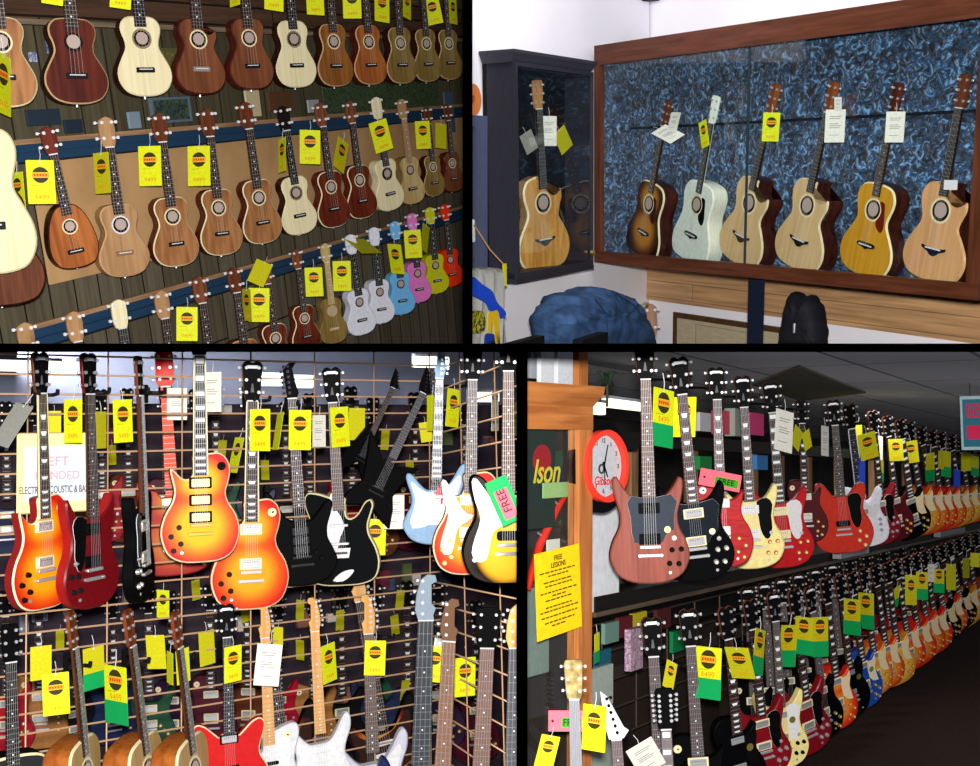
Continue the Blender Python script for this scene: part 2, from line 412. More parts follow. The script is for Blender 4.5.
ACO = {
    'uke': [(0, 0), (.20, .012), (.38, .07), (.49, .20), (.49, .34), (.40, .48), (.315, .60), (.32, .70), (.365, .80), (.36, .90), (.26, .98), (.10, 1.0)],
    'dread': [(0, 0), (.25, .008), (.42, .05), (.50, .17), (.495, .32), (.42, .46), (.365, .57), (.36, .66), (.39, .77), (.385, .88), (.30, .97), (.12, 1.0)],
    'om': [(0, 0), (.22, .01), (.40, .06), (.50, .19), (.49, .33), (.40, .46), (.31, .57), (.30, .65), (.35, .77), (.355, .87), (.28, .965), (.12, 1.0)],
    'pine': [(0, 0), (.2, .012), (.38, .07), (.48, .22), (.495, .38), (.47, .55), (.41, .72), (.33, .86), (.22, .96), (.10, 1.0)],
}
def aco_outline(kind, W, H, cut=False):
    R_ = ACO[kind]; right = [(x * W, z * H) for x, z in R_]; left = [(-x, z) for x, z in right[1:]][::-1]
    if cut:
        right = [p for p, q in zip(right, R_) if q[1] < .63]
        right += [(.345 * W, .68 * H), (.385 * W, .76 * H), (.375 * W, .835 * H), (.34 * W, .845 * H), (.24 * W, .80 * H), (.13 * W, .83 * H), (.085 * W, .93 * H), (.08 * W, .995 * H)]
        lo = [(-right[4][0], right[4][1]), (-right[3][0], right[3][1]), (-right[2][0], right[2][1]), (-right[1][0], right[1][1])]
        path = [(-right[1][0], right[1][1])] + right + [(-.10 * W, 1.0 * H)] + left + [right[0]]
        out = []
        for i in range(1, len(path) - 1):            # open spline through the right side, the heel and the left side
            p0, p1, p2, p3 = Vector(path[i - 1]), Vector(path[i]), Vector(path[i + 1]), Vector(path[i + 2]) if i + 2 < len(path) else Vector(right[1])
            for q in range(3):
                u = q / 3; out.append(tuple(.5 * ((2 * p1) + (p2 - p0) * u + (2 * p0 - 5 * p1 + 4 * p2 - p3) * u * u + (3 * p1 - p0 - 3 * p2 + p3) * u ** 3)))
        return out
    return spline(right + left, 3)

def acoustic(name, L=.62, W=.20, D=.065, bf=.458, hf=.19, shape='uke', cut=False, top=None, side=None, bind=None, head='uke', hmat=None, hface=None, nmat=None,
             board=None, bridge='block', bmat=None, guard=None, rosette=None, nt=4, hole=True, lod=0, holemat=None, inlay='dot', frets=None, pegmat=None, nw=.036, guardside=1):
    t = Tpl(name, L); H = L * bf; z1 = L * (1 - hf); nmat = nmat or MAHN; board = board or ROSE; side = side or top
    pts = aco_outline(shape, W, H, cut); yf = -D / 2
    b = t.part('body', MB().prism(pts, yf, D / 2, .0045 * W / .2, (0, 1, 2 if bind else 1)).mesh('body', [top, side, bind or side]))
    zh = H * (.72 if shape != 'pine' else .60); rh = W * (.145 if shape == 'uke' else .13)
    if shape == 'pine': zh = H * .66
    if hole:
        m = MB(); m.cyl((0, yf + .0004, zh), (0, -1, 0), rh, .0012, 26, 0); hmesh = m.mesh('soundhole', [holemat or solid('1a1210', .9)])  # flat disc on the top; the open hole's inner shade is put into its colour
        hp = t.part('soundhole', hmesh)
        m = MB(); m.ring((0, zh), rh * 1.02, rh * 1.22, yf - .0012, yf, 28); sub(hp, 'rosette', m.mesh('rosette', [rosette or CREAM]))
        m = MB(); m.cyl((0, yf - .0008, zh + rh * .05), (0, -1, 0), rh * .74, .0008, 20, 0); sub(hp, 'maker_label', m.mesh('maker_label', [solid('b5a19a', .6)]))
    zb = H * (.33 if shape != 'pine' else .27); bw = W * .29; bm = bmat or EBONY; m = MB()
    if bridge == 'block': m.rbox(-bw / 2 * 1.15, bw / 2 * 1.15, yf - .008, yf, zb - W * .045, zb + W * .045, .003)
    elif bridge == 'belly': m.prism(spline([(-.17 * W, zb + .02 * W), (-.12 * W, zb + .045 * W), (.12 * W, zb + .045 * W), (.17 * W, zb + .02 * W), (.15 * W, zb - .012 * W), (.05 * W, zb - .03 * W), (0, zb - .05 * W), (-.05 * W, zb - .03 * W), (-.15 * W, zb - .012 * W)], 3), yf - .008, yf, .002, (0, 0, 0))
    elif bridge == 'wing': m.prism([(x * W, zb + z * W) for x, z in [(-.19, .035), (-.08, .015), (.08, .015), (.19, .035), (.185, .0), (.09, -.035), (.04, -.075), (0, -.085), (-.04, -.075), (-.09, -.035), (-.185, .0)]], yf - .008, yf, .002, (0, 0, 0))
    bp = t.part('bridge', m.mesh('bridge', [bm]))
    m = MB(); m.box(-bw * .42, bw * .42, yf - .011, yf - .007, zb + W * .002, zb + W * .018); sub(bp, 'saddle', m.mesh('saddle', [WHITE]))
    if guard:
        gs = guardside
        m = MB(); m.prism([(gs * x * W, zh + z * W) for x, z in spline([(.10, .13), (.19, .12), (.22, .0), (.25, -.18), (.21, -.27), (.12, -.22), (.09, -.14), (.14, -.06), (.15, .03)], 3)], yf - .0022, yf + .0002, .0004, (0, 0, 0)); t.part('pickguard', m.mesh('pickguard', [guard]))
    zt = H * (.865 if hole else .9)
    if shape == 'pine': zt = H * .84
    th = .006; w1 = nw; w0 = nw * 1.22; yb = yf + .001
    np_ = t.part('neck', neck_mesh(H * .97, z1, w0 * .98, w1, yb, nmat))
    fr = frets or (15 if L < .8 else 20)
    sub(np_, 'fretboard', board_mesh(zt, z1, w0, w1, yb, th, board, fr, inlay, PEARL))
    m = MB(); m.box(-w1 / 2, w1 / 2, yb - th - .002, yb, z1, z1 + .005); sub(np_, 'nut', m.mesh('nut', [WHITE]))
    add_head(t, head, z1 + .005, L * hf - .005, nw * (1.75 if nt == 4 else 1.55), yb - .002, hmat or nmat, nt, pegmat or (WHITE if nt == 4 else NICK), hface or hmat or nmat, 1, None, lod)
    if not lod:
        ns = nt
        for i in range(ns):
            x = (i - (ns - 1) / 2) / (ns - 1) * w1 * .8; x2 = x * 1.35
            m = MB(); m.tube([(x2, yf - .0115, zb + W * .01), (x, yb - th - .0035, z1 + .003)], .00045 if L < .8 else .0005, 4); t.part('string', m.mesh('string', [solid('c8c4bc', .4, .5)]))
        m = MB(); m.cyl((0, 0, 0), (0, 0, -1), .005, .008, 8); t.part('strap_button', m.mesh('strap_button', [NICK]))
    return t

ELE = {
    'lp': [(0, 0), (.25, .015), (.42, .095), (.5, .27), (.455, .43), (.355, .56), (.325, .66), (.35, .76), (.375, .845), (.36, .872), (.31, .84), (.22, .775), (.13, .775), (.085, .83), (.085, .9),
           (.08, .985), (-.10, 1.0), (-.24, 1.005), (-.34, .95), (-.385, .85), (-.36, .73), (-.325, .64), (-.355, .55), (-.455, .43), (-.5, .27), (-.42, .095), (-.25, .015)],
    'dc': [(0, 0), (.25, .015), (.42, .095), (.5, .27), (.455, .43), (.37, .56), (.36, .66), (.40, .78), (.42, .90), (.37, .955), (.27, .93), (.18, .84), (.12, .78), (.08, .79), (-.08, .79), (-.12, .79),
           (-.18, .86), (-.27, .96), (-.37, .985), (-.42, .92), (-.40, .78), (-.36, .66), (-.37, .56), (-.455, .43), (-.5, .27), (-.42, .095), (-.25, .015)],
    'sg': [(0, 0), (.22, .018), (.40, .09), (.49, .24), (.455, .39), (.37, .52), (.355, .65), (.405, .79), (.43, .90), (.425, .965), (.385, .985), (.345, .94), (.29, .875), (.22, .82), (.14, .80), (.08, .80), (-.08, .80), (-.14, .80), (-.22, .83),
           (-.29, .885), (-.345, .955), (-.385, 1.0), (-.425, .98), (-.43, .91), (-.405, .79), (-.355, .65), (-.37, .52), (-.455, .39), (-.49, .24), (-.40, .09), (-.22, .018)],
    'strat': [(0, 0), (.21, .012), (.39, .075), (.5, .22), (.45, .36), (.38, .48), (.385, .60), (.44, .72), (.475, .82), (.45, .865), (.38, .85), (.28, .76), (.17, .68), (.09, .67), (-.09, .68), (-.18, .72),
              (-.28, .84), (-.37, .965), (-.44, 1.0), (-.485, .93), (-.47, .80), (-.40, .66), (-.375, .53), (-.44, .40), (-.5, .25), (-.41, .085), (-.21, .015)],
    'tele': [(0, 0), (.27, .012), (.44, .08), (.5, .24), (.46, .40), (.385, .53), (.375, .64), (.42, .75), (.455, .84), (.42, .90), (.34, .87), (.25, .76), (.15, .71), (.09, .74), (.085, .86),
             (.08, .93), (-.09, .94), (-.25, .985), (-.40, 1.0), (-.455, .93), (-.44, .82), (-.385, .68), (-.38, .56), (-.46, .42), (-.5, .25), (-.44, .08), (-.27, .012)],
    'warlock': [(0, .10), (.20, .02), (.48, -.06), (.40, .18), (.30, .34), (.34, .50), (.52, .86), (.26, .78), (.10, .70), (-.10, .70), (-.26, .84), (-.54, 1.02), (-.36, .56), (-.30, .36), (-.42, .18), (-.52, -.08), (-.20, .03)],
    'vee': [(0, .28), (.12, .10), (.30, -.06), (.42, -.02), (.36, .25), (.22, .62), (.14, .90), (.08, .99), (-.08, .99), (-.14, .90), (-.22, .62), (-.36, .25), (-.42, -.02), (-.30, -.06), (-.12, .10)],
    'semi': [(0, 0), (.25, .012), (.43, .09), (.5, .26), (.46, .42), (.38, .54), (.375, .64), (.42, .76), (.44, .87), (.38, .93), (.28, .90), (.18, .82), (.11, .77), (.08, .80), (-.08, .80), (-.11, .77),
             (-.18, .82), (-.28, .90), (-.38, .93), (-.44, .87), (-.42, .76), (-.375, .64), (-.38, .54), (-.46, .42), (-.5, .26), (-.43, .09), (-.25, .012)],
}
def electric(name, shape='lp', L=1.0, W=.315, D=.05, bf=.44, hf=.165, top=None, side=None, bind=None, head='book', hmat=None, hface=None, nmat=None, board=None, inlay='trap', bbind=None,
             pick='hum', pmat=None, cover=None, guard=None, knobs=4, kmat=None, mir=1, nt=6, lod=0, neck_in=.80, bridge=CHROME, logo=PEARL, sel=True, nw=.043, scheme=None, pegmat=None, frets=22, ring=None):
    t = Tpl(name, L); H = L * bf; z1 = L * (1 - hf); nmat = nmat or MAHN; board = board or ROSE; side = side or top; yf = -D / 2
    raw = [(x * W * mir, z * H) for x, z in ELE[shape]]
    pts = dense(raw, 2) if shape in ('warlock', 'vee') else spline(raw, 2 if lod else 3)
    t.part('body', MB().prism(pts, yf, D / 2, .006, (0, 1, 2 if bind else 0)).mesh('body', [top, side, bind or top]))
    s = mir
    if guard and guard[0] == 'sg':
        g = [(.07, .80), (.27, .83), (.345, .76), (.31, .64), (.30, .50), (.20, .45), (.16, .385), (-.19, .385), (-.22, .47), (-.23, .62), (-.27, .76), (-.22, .82), (-.07, .80)]
        m = MB(); m.prism(dense([(x * W * s, z * H) for x, z in g], 2), yf - .0025, yf + .0003, .0005, (0, 1, 1)); t.part('pickguard', m.mesh('pickguard', [guard[1], WHITE]))
    if guard and guard[0] == 'sghalf':
        g = [(.10, .79), (.26, .83), (.34, .75), (.31, .62), (.32, .48), (.27, .36), (.20, .36), (.14, .46), (.12, .60)]
        m = MB(); m.prism(spline([(x * W * s, z * H) for x, z in g], 2), yf - .0025, yf + .0003, .0005, (0, 1, 1)); t.part('pickguard', m.mesh('pickguard', [guard[1], WHITE]))
    if guard and guard[0] == 'lp':
        g = [(.11, .765), (.25, .765), (.33, .83), (.34, .74), (.30, .62), (.33, .50), (.36, .40), (.22, .42), (.13, .50), (.11, .62)]
        m = MB(); m.prism([(x * W * s, z * H) for x, z in g], yf - .009, yf - .006, .0004, (0, 0, 0)); t.part('pickguard', m.mesh('pickguard', [guard[1]]))
    if guard and guard[0] == 'strat':
        g = [(-.10, .68), (-.22, .745), (-.36, .86), (-.39, .78), (-.34, .64), (-.33, .52), (-.35, .40), (-.24, .33), (0, .28), (.16, .22), (.34, .20), (.39, .30), (.34, .42), (.32, .56), (.37, .68), (.39, .77), (.28, .70), (.16, .645), (.08, .64)]
        m = MB(); m.prism(spline([(x * W * s, z * H) for x, z in g], 2), yf - .0025, yf + .0003, .0005, (0, 0, 0)); t.part('pickguard', m.mesh('pickguard', [guard[1]]))
    if guard and guard[0] == 'tele':
        g = [(-.09, .84), (-.26, .86), (-.33, .78), (-.30, .62), (-.26, .50), (-.05, .45), (.10, .49), (.26, .48), (.33, .60), (.32, .68), (.22, .66), (.10, .68)]
        m = MB(); m.prism(spline([(x * W * s, z * H) for x, z in g], 2), yf - .0025, yf + .0003, .0005, (0, 0, 0)); t.part('pickguard', m.mesh('pickguard', [guard[1]]))
    if guard and guard[0] == 'seal':       # long white leaf beside the neck and a small one by the tail
        m = MB(); m.prism(spline([(x * W * s, z * H) for x, z in [(-.10, .98), (-.16, .80), (-.20, .60), (-.12, .42), (-.06, .36), (0, .52), (.06, .62), (.02, .74), (-.05, .84), (-.06, .97)]], 2), yf - .003, yf + .0003, .0005, (0, 0, 0)); t.part('pickguard', m.mesh('pickguard', [guard[1]]))
        m = MB(); m.prism(spline([(x * W * s, z * H) for x, z in [(-.13, .06), (.0, .05), (.10, .10), (.16, .16), (.10, .17), (-.02, .14)]], 2), yf - .003, yf + .0003, .0005, (0, 0, 0)); t.part('control_plate', m.mesh('control_plate', [guard[1]]))
    if guard and guard[0] == 'offset':
        g = [(-.12, .66), (-.20, .76), (-.34, .92), (-.40, .90), (-.36, .72), (-.30, .58), (-.36, .42), (-.40, .28), (-.34, .20), (-.24, .22), (-.20, .34), (-.16, .46), (-.04, .52), (.05, .58), (-.04, .60)]
        m = MB(); m.prism(spline([(x * W, z * H) for x, z in g], 2), yf - .003, yf + .0003, .0005, (0, 0, 0)); t.part('pickguard', m.mesh('pickguard', [guard[1]]))
    if guard and guard[0] == 'disc':
        m = MB(); m.prism([(x * W * s, z * H) for x, z in dense([(.11, .765), (.25, .765), (.33, .80), (.30, .62), (.33, .50), (.34, .40), (.22, .42), (.13, .50)], 1)], yf - .009, yf - .006, .0004, (0, 0, 0)); t.part('pickguard', m.mesh('pickguard', [guard[1]]))
        
    zbr = H * .345; zb0 = H * (.80 if shape in ('lp', 'dc', 'semi') else .76); yp = yf - (.006 if shape in ('lp', 'semi', 'dc') else .004)
    if guard and guard[0] in ('strat', 'tele') or shape == 'strat': zbr = H * .30; zb0 = H * .64
    cover = cover or CHROME; ring = ring or CREAM
    def hum(z):
        m = MB(); m.rbox(-.045, .045, yp + .001, yf + .001, z - .023, z + .023, .004, 1); m.rbox(-.036, .036, yp - .003, yp + .002, z - .0165, z + .0165, .003, 0)
        for i in range(6): m.cyl((-.025 + .01 * i, yp - .0025, z + .008), (0, -1, 0), .0022, .0012, 6, 2)
        t.part('pickup', m.mesh('pickup', [cover, ring, DARKM]))
    if pick == 'hum': [hum(z) for z in (zb0 - .03 if shape in ('lp', 'dc') else zb0 - .025, zbr + .032)]
    elif pick == 'hum3': [hum(z) for z in (zb0 - .03, (zb0 + zbr) / 2 + .001, zbr + .032)]
    elif pick == 'p90': 
        for z in (zbr + .035,):
            m = MB(); m.rbox(-.045, .045, yp - .002, yf + .001, z - .019, z + .019, .012); t.part('pickup', m.mesh('pickup', [BLK]))
    elif pick == 'single':
        for k, z in enumerate((zb0 - .02, (zb0 + zbr) / 2 + .004, zbr + .03)):
            m = MB(); m.rbox(-.042, .042, yf - .008, yf + .001, z - .009, z + .009, .008); t.part('pickup', m.mesh('pickup', [cover]))
    elif pick == 'lip':
        for z in (zb0 - .05, zbr + .045):
            m = MB(); m.rbox(-.045, .040, yf - .012, yf + .001, z - .006, z + .006, .0055); t.part('pickup', m.mesh('pickup', [CHROME]))
    if pick in ('single',):
        m = MB(); m.rbox(-.04, .04, yf - .007, yf, zbr - .022, zbr + .022, .002); br = t.part('bridge', m.mesh('bridge', [bridge]))
    elif pick == 'lip':
        m = MB(); m.prism([(-.045, zbr - .02), (.035, zbr - .02), (.045, zbr + .025), (-.045, zbr + .025)], yf - .008, yf, .001, (0, 0, 0)); m.box(-.03, .03, yf - .011, yf - .007, zbr - .002, zbr + .008, 1); t.part('bridge', m.mesh('bridge', [bridge, ROSE]))
    else:
        m = MB(); m.rbox(-.043, .043, yp - .010, yp - .001, zbr - .0065, zbr + .0065, .004); 
        for x in (-.037, .037): m.cyl((x, yf, zbr), (0, -1, 0), .006, .012, 10)
        t.part('bridge', m.mesh('bridge', [bridge]))
        m = MB(); m.rbox(-.05, .05, yp - .009, yp - .001, zbr - .042, zbr - .028, .006)
        for x in (-.045, .045): m.cyl((x, yf, zbr - .035), (0, -1, 0), .007, .014, 10)
        t.part('tailpiece', m.mesh('tailpiece', [bridge]))
    kp = {'lp': [(.27, .33), (.37, .25), (.25, .18), (.34, .12)], 'sg': [(.27, .31), (.385, .315), (.235, .185), (.35, .18)], 'strat': [(.20, .34), (.27, .27), (.34, .22)], 'tele': [(.33, .42), (.33, .34), (.33, .25)],
          'dc': [(.27, .30), (.37, .22), (.25, .17), (.34, .10)], 'semi': [(.26, .36), (.37, .28), (.27, .22), (.37, .15)]}.get(shape, [(.25, .3), (.3, .2)])
    for k in range(min(knobs, len(kp))):
        x, z = kp[k]; m = MB(); m.cyl((x * W * s, yf, z * H), (0, -1, 0), .0115 if lod == 0 else .0125, .012, 12, 0, .009); m.cyl((x * W * s, yf - .0119, z * H), (0, -1, 0), .006, .0008, 10, 1)
        t.part('control_knob', m.mesh('control_knob', [kmat or GOLD, kmat if kmat in (BLK, DARKM, CHROME, WHITE) or (kmat and kmat is globals().get('BKK')) else CREAM]))
    if sel and shape in ('lp', 'tele'):
        m = MB(); m.cyl((-.27 * W * s, yf + .0005, .88 * H), (0, -1, 0), .018, .002, 16, 0); m.cyl((-.27 * W * s, yf, .88 * H), (.25, -1, .2), .003, .014, 8, 1); t.part('selector_switch', m.mesh('selector_switch', [ring, BLK]))
    if sel and shape == 'sg':
        m = MB(); m.cyl((.30 * W * s, yf + .0005, .42 * H), (0, -1, 0), .010, .004, 12, 0); m.cyl((.30 * W * s, yf, .42 * H), (.25, -1, .2), .003, .014, 8, 0); t.part('selector_switch', m.mesh('selector_switch', [CHROME]))
    if sel and shape in ('lp', 'sg'):
        m = MB(); m.cyl((.24 * W * s, yf + .0005, .10 * H), (0, -1, 0), .007, .003, 10, 0); t.part('output_jack', m.mesh('output_jack', [CHROME]))
    if guard and guard[0] in ('lp', 'sg', 'sghalf', 'disc') and len(guard) > 2:
        x, z = ((.20, .62) if guard[0] != 'sg' else (.22, .50)); m = MB(); m.cyl((x * W * s, yf - (.009 if guard[0] in ('lp', 'disc') else .0024), z * H), (0, -1, 0), .019 if guard[0] != 'sg' else .014, .001, 18, 0); t.part('round_sticker', m.mesh('round_sticker', [guard[2]]))
    yb = yf - .004; th = .006; w1 = nw; w0 = nw * 1.28; zt = H * neck_in
    npart = t.part('neck', neck_mesh(zt + .012, z1, w0 * .98, w1, yb, nmat))
    sub(npart, 'fretboard', board_mesh(zt, z1, w0, w1, yb, th, board, frets, inlay, PEARL, bbind))
    m = MB(); m.box(-w1 / 2, w1 / 2, yb - th - .002, yb, z1, z1 + .005); sub(npart, 'nut', m.mesh('nut', [WHITE]))
    add_head(t, head, z1 + .005, L * hf - .005, nw * (1.95 if head == 'book' else 2.7 if head == 'pointy' else 1.8), yb - .001, hmat or nmat, nt, pegmat or NICK, hface or (BLK if head == 'book' else hmat) or BLK, mir if head != 'pointy' else mir, logo if head == 'book' else None, lod)
    if not lod:
        for i in range(nt):
            x = (i - (nt - 1) / 2) / (nt - 1) * w1 * .8; x2 = x * 1.4
            m = MB(); m.tube([(x2, yf - .017, zbr), (x, yb - th - .003, z1 + .003)], .0006, 4); t.part('string', m.mesh('string', [solid('b8b8bc', .35, .8)]))
    return t

# ---------------------------------------------------------------- lettering and price tags
def text(s, size, mat, parent, loc, rot=(R(90), 0, 0), align='CENTER', name='lettering', ext=.0006, sx=1, shear=0):
    c = bpy.data.curves.new(name, 'FONT'); c.body = s; c.size = size; c.align_x = align; c.align_y = 'CENTER'; c.extrude = ext; c.materials.append(mat); c.shear = shear; c.offset = size * .012
    q_ = bpy.data.objects.new(name, c); C.objects.link(q_); bpy.context.view_layer.update(); me_ = bpy.data.meshes.new_from_object(q_.evaluated_get(bpy.context.evaluated_depsgraph_get())); bpy.data.objects.remove(q_); o = bpy.data.objects.new(name, me_); C.objects.link(o); o.parent = parent; o.location = loc; o.rotation_euler = rot; o.scale = (sx, 1, 1); return o
YEL = solid('dfe61a', .6); YEL2 = solid('c9c41a', .7); GRN = solid('12a356', .6); PNK = solid('ff6a7c', .6); CARD = solid('e9e7dc', .6); ORG = solid('f0a02c', .6); LOGO = solid('3c3418', .6); REDINK = solid('dca81c', .7); GREY = solid('9a9a92', .6)
def tag_tpl(kind, w=.10, h=.165):
    """a hung card with a hole, a round printed mark and price figures; 'g' adds a green slip below"""
    card = {'y': YEL, 'o': YEL2, 'w': CARD, 'p': PNK, 'k': GREY, 'b': solid('2050e0', .5)}[kind[0]]
    t = Tpl('price_tag', h)
    hg = .36 if 'g' in kind else 0
    m = MB(); m.rbox(-w / 2, w / 2, -.0008, .0008, hg * h, h, .003); c = t.part('card', m.mesh('card', [card], False))
    m = MB(); m.cyl((0, -.0004, h * .955), (0, -1, 0), .004, .0009, 10); sub(c, 'eyelet', m.mesh('eyelet', [WHITE]))
    if hg:
        m = MB(); m.rbox(-w * .52, w * .52, -.0012, .0004, 0, hg * h + .006, .003); t.part('lower_slip', m.mesh('lower_slip', [GRN], False), label='green lower slip')
    if 'm' in kind:
        zc = h * (.66 if not hg else .76); r = w * .30; m = MB()
        for a0, a1 in ((20, 160), (200, 340)):
            P = [(r * math.cos(R(a0 + (a1 - a0) * i / 12)), zc + r * math.sin(R(a0 + (a1 - a0) * i / 12))) for i in range(13)]
            m.prism(P, -.0013, -.0006, 0, (0, 0, 0))
        m.add([(-r * 1.02, -.0011, zc - r * .3), (r * 1.02, -.0011, zc - r * .3), (r * 1.02, -.0011, zc + r * .3), (-r * 1.02, -.0011, zc + r * .3)], [(0, 1, 2, 3)], 1)
        for i in range(5): m.box(-r * .8 + i * r * .34, -r * .8 + i * r * .34 + r * .2, -.0015, -.0010, zc - r * .14, zc + r * .14, 2)
        sub(c, 'shop_logo', m.mesh('shop_logo', [LOGO, ORG, solid('c04010', .6)], False))
        m = MB(); zz = h * (.42 if not hg else .55)
        for i in range(4): m.box(-w * .34 + i * w * .09, -w * .34 + i * w * .09 + w * .06, -.0012, -.0006, zz, zz + h * .012, 0)
        zp = h * (.15 if not hg else .46)
        tx = text('$499', h * .16, REDINK, None, (0, 0, 0)); me_ = tx.data; bpy.data.objects.remove(tx); me_.transform(Matrix.Translation((0, -.0012, zp)) @ Matrix.Rotation(R(90), 4, 'X')); sub(c, 'price_figures', me_)
        zp = 0
        sub(c, 'printed_line', m.mesh('printed_line', [solid('8a8418', .7)], False))
    if kind[0] == 'w':
        m = MB()
        for i, zz in enumerate((.78, .72, .56, .50, .44, .22)): m.box(-w * .3, w * (.3 - .07 * (i % 3)), -.0012, -.0006, h * zz, h * (zz + .018))
        sub(c, 'printed_lines', m.mesh('printed_lines', [solid('8a8a90', .7)], False))
    m = MB(); m.tube([(0, .0, h * .955), (0.004, .002, h * 1.12), (0, .006, h * 1.28)], .0012, 5); t.part('hanging_string', m.mesh('hanging_string', [WHITE]))
    return t
TAGS = {}
def hang_tag(bay, px, py, w, h, near, kind='ym', roll=0, off=.14, yaw=None, group=None, label=None):
    """a tag seen at (px, py), w x h pixels: turned about its string until it looks that narrow"""
    if kind not in TAGS: TAGS[kind] = tag_tpl(kind)
    asp = w / h / (.10 / .165)
    if yaw is None: yaw = math.degrees(math.acos(min(1, max(.12, asp)))) * (1 if (px // 3) % 2 else -1)
    c, s = math.cos(R(roll)), math.sin(R(roll))
    T = bay.W(px - s * h / 2, py - c * h / 2, off); B = bay.W(px + s * h / 2, py + c * h / 2, off)
    colr = {'y': 'yellow', 'o': 'dull yellow', 'w': 'white', 'p': 'pink', 'k': 'grey', 'b': 'blue'}[kind[0]] + (' and green' if 'g' in kind else '')
    lb = label or f"{colr} price tag hanging {near}"
    return inst(TAGS[kind], pose(B, T, yaw, .165), lb, 'price tag', group)
# ================================================================ bay 1: ukulele wall (upper left)
TL = Bay(60, 200, 5.25, (488, F, 321), (-.083, -.25, 1))
def th_tl(px): return 12 + px / 430 * 28
x_edge = -90
wallm = planks('6a6252', '585040', '14120e', .16, 2.4, True, .85, .010)
TL.quad('wall_left_planks', [(x_edge, -90), (464, -90), (464, 344.8), (x_edge, 344.8)], 0, .03, wallm)
def line_y(x, x0, y0, y1_, VP=(978, 62)):   # height in the frame at x of a horizontal wall line through (x0, y0)
    return VP[1] + (y0 - VP[1]) * (VP[0] - x) / (VP[0] - x0)
def hband(bay, name, xa, xb, x0, ytop, ybot, o0, o1, mat, kind=None, VP=None):
    a = bay.L(xa, line_y(xa, x0, ytop, 0, VP), o1) ; b = bay.L(xb, line_y(xb, x0, ytop, 0, VP), o1); c = bay.L(x0, ybot, o1); d = bay.L(x0, ytop, o1)
    return bay.lbox(name, a.x, b.x, o0, o1, c.z, d.z, mat, kind)
VPT = (978, 62); NAVY = solid('23405e', .5); NAVYD = solid('16202e', .6)
def tl(name, xa, xb, x0, yt, yb, o0, o1, mat, kind=None): return hband(TL, name, xa, xb, x0, yt, yb, o0, o1, mat, kind, VPT)
# plywood panel behind the middle row, blue slat rails
tl('trim_1', 30, 464, 100, 148, 273, .001, .02, mottled('b08a5e', 'c29a6c', 3, .8, .5), 'structure')
def slat_rail(label, xa, xb, x0, yt, yb):
    r = empty('slat_rail', TL.M); tag(r, label, 'rail')
    a = TL.L(xa, line_y(xa, x0, yt, 0, VPT), .05); b = TL.L(xb, line_y(xb, x0, yt, 0, VPT), .05); c = TL.L(x0, yb, .05); d = TL.L(x0, yt, .05)
    h = d.z - c.z
    link('rail_board', MB().box(a.x, b.x, -.05, -.021, c.z, c.z + h * .46).box(a.x, b.x, -.05, -.021, c.z + h * .54, d.z).box(a.x, b.x, -.036, -.021, c.z + h * .4, c.z + h * .6).mesh('rail_board', [NAVY], False), parent=r)
    link('top_edge', MB().box(a.x, b.x, -.055, -.021, d.z, d.z + .022).mesh('top_edge', [wood('b08a6a', '8a684a', (2, 40, 40))], False), parent=r)
    link('bottom_edge', MB().box(a.x, b.x, -.052, -.021, c.z - .008, c.z).mesh('bottom_edge', [NAVYD], False), parent=r)
    return r
slat_rail('navy slatted rail with a pale top edge holding the middle row of ukuleles', 20, 464, 100, 138, 154)
slat_rail('navy slatted rail slanting below the middle row, holding the bright painted ukuleles', 26, 464, 100, 311, 329)
tl('trim_2', -60, 464, 100, -30, 22, .001, .05, planks('5a4030', '4a3426', '1a120c', .10, 3, False, .8), 'structure')
tl('trim_3', -60, 464, 100, 22, 27, .001, .055, wood('8a7a66', '5e5040', (2, 40, 40), .7, 0), 'structure')
tl('trim_4', -60, 464, 100, 28, 134, .001, .012, planks('5c5440', '4c4634', '28241a', .22, 3, True, .85, .012), 'structure')

# uke templates
MAH = wood('7e4a30', '5e3420', (45, 45, 3), .38, .4); MAHD = wood('5f2418', '3a120d', (45, 45, 3), .3, .5); KOA = wood('a8744a', '80502e', (30, 30, 5), .35, .4, 3); AMB = wood('98602e', '6e421e', (45, 45, 3), .35, .4)
CRM = wood('ece2bc', 'ddd0a4', (60, 60, 2), .4, .3); TAN = wood('b38a62', '96704c', (40, 40, 3), .4, .3); PALE = wood('c7b07a', 'a88c58', (40, 40, 3), .4, .3); ORG_ = wood('ae6632', '824220', (40, 40, 3), .35, .4); RED_ = wood('6e2c1c', '4a180e', (40, 40, 3), .3, .5)
TANL = solid('c9a173', .4); DBRN = wood('3a1a10', '25100a', (40, 40, 3), .3, .4); OLIV = wood('8e7440', '6c562c', (40, 40, 3), .45, .2)
U = {}
def U_(key, **k):
    U[key] = acoustic('ukulele', **k); return U[key]
U_('mahdark', top=MAHD, side=DBRN, bind=TANL, rosette=MAHD, W=.215); U_('cream', top=CRM, side=DBRN, bind=CRM, rosette=solid('8a7a5a', .5), hmat=solid('1c1414', .3), hface=solid('1c1414', .3), board=EBONY, W=.205)
U_('mahcut', top=MAH, side=MAHD, bind=None, rosette=CREAM, cut=True, bmat=solid('8a8682', .5), W=.205); U_('mah', top=MAH, side=MAHD, bind=None, rosette=CREAM, W=.20)
U_('amber', top=AMB, side=DBRN, bind=TANL, rosette=CREAM, W=.20); U_('orange', top=ORG_, side=MAHD, bind=TANL, rosette=CREAM, W=.20); U_('tan', top=TAN, side=TAN, bind=TANL, rosette=WHITE, bmat=solid('8a6650', .6), hmat=TAN, W=.205)
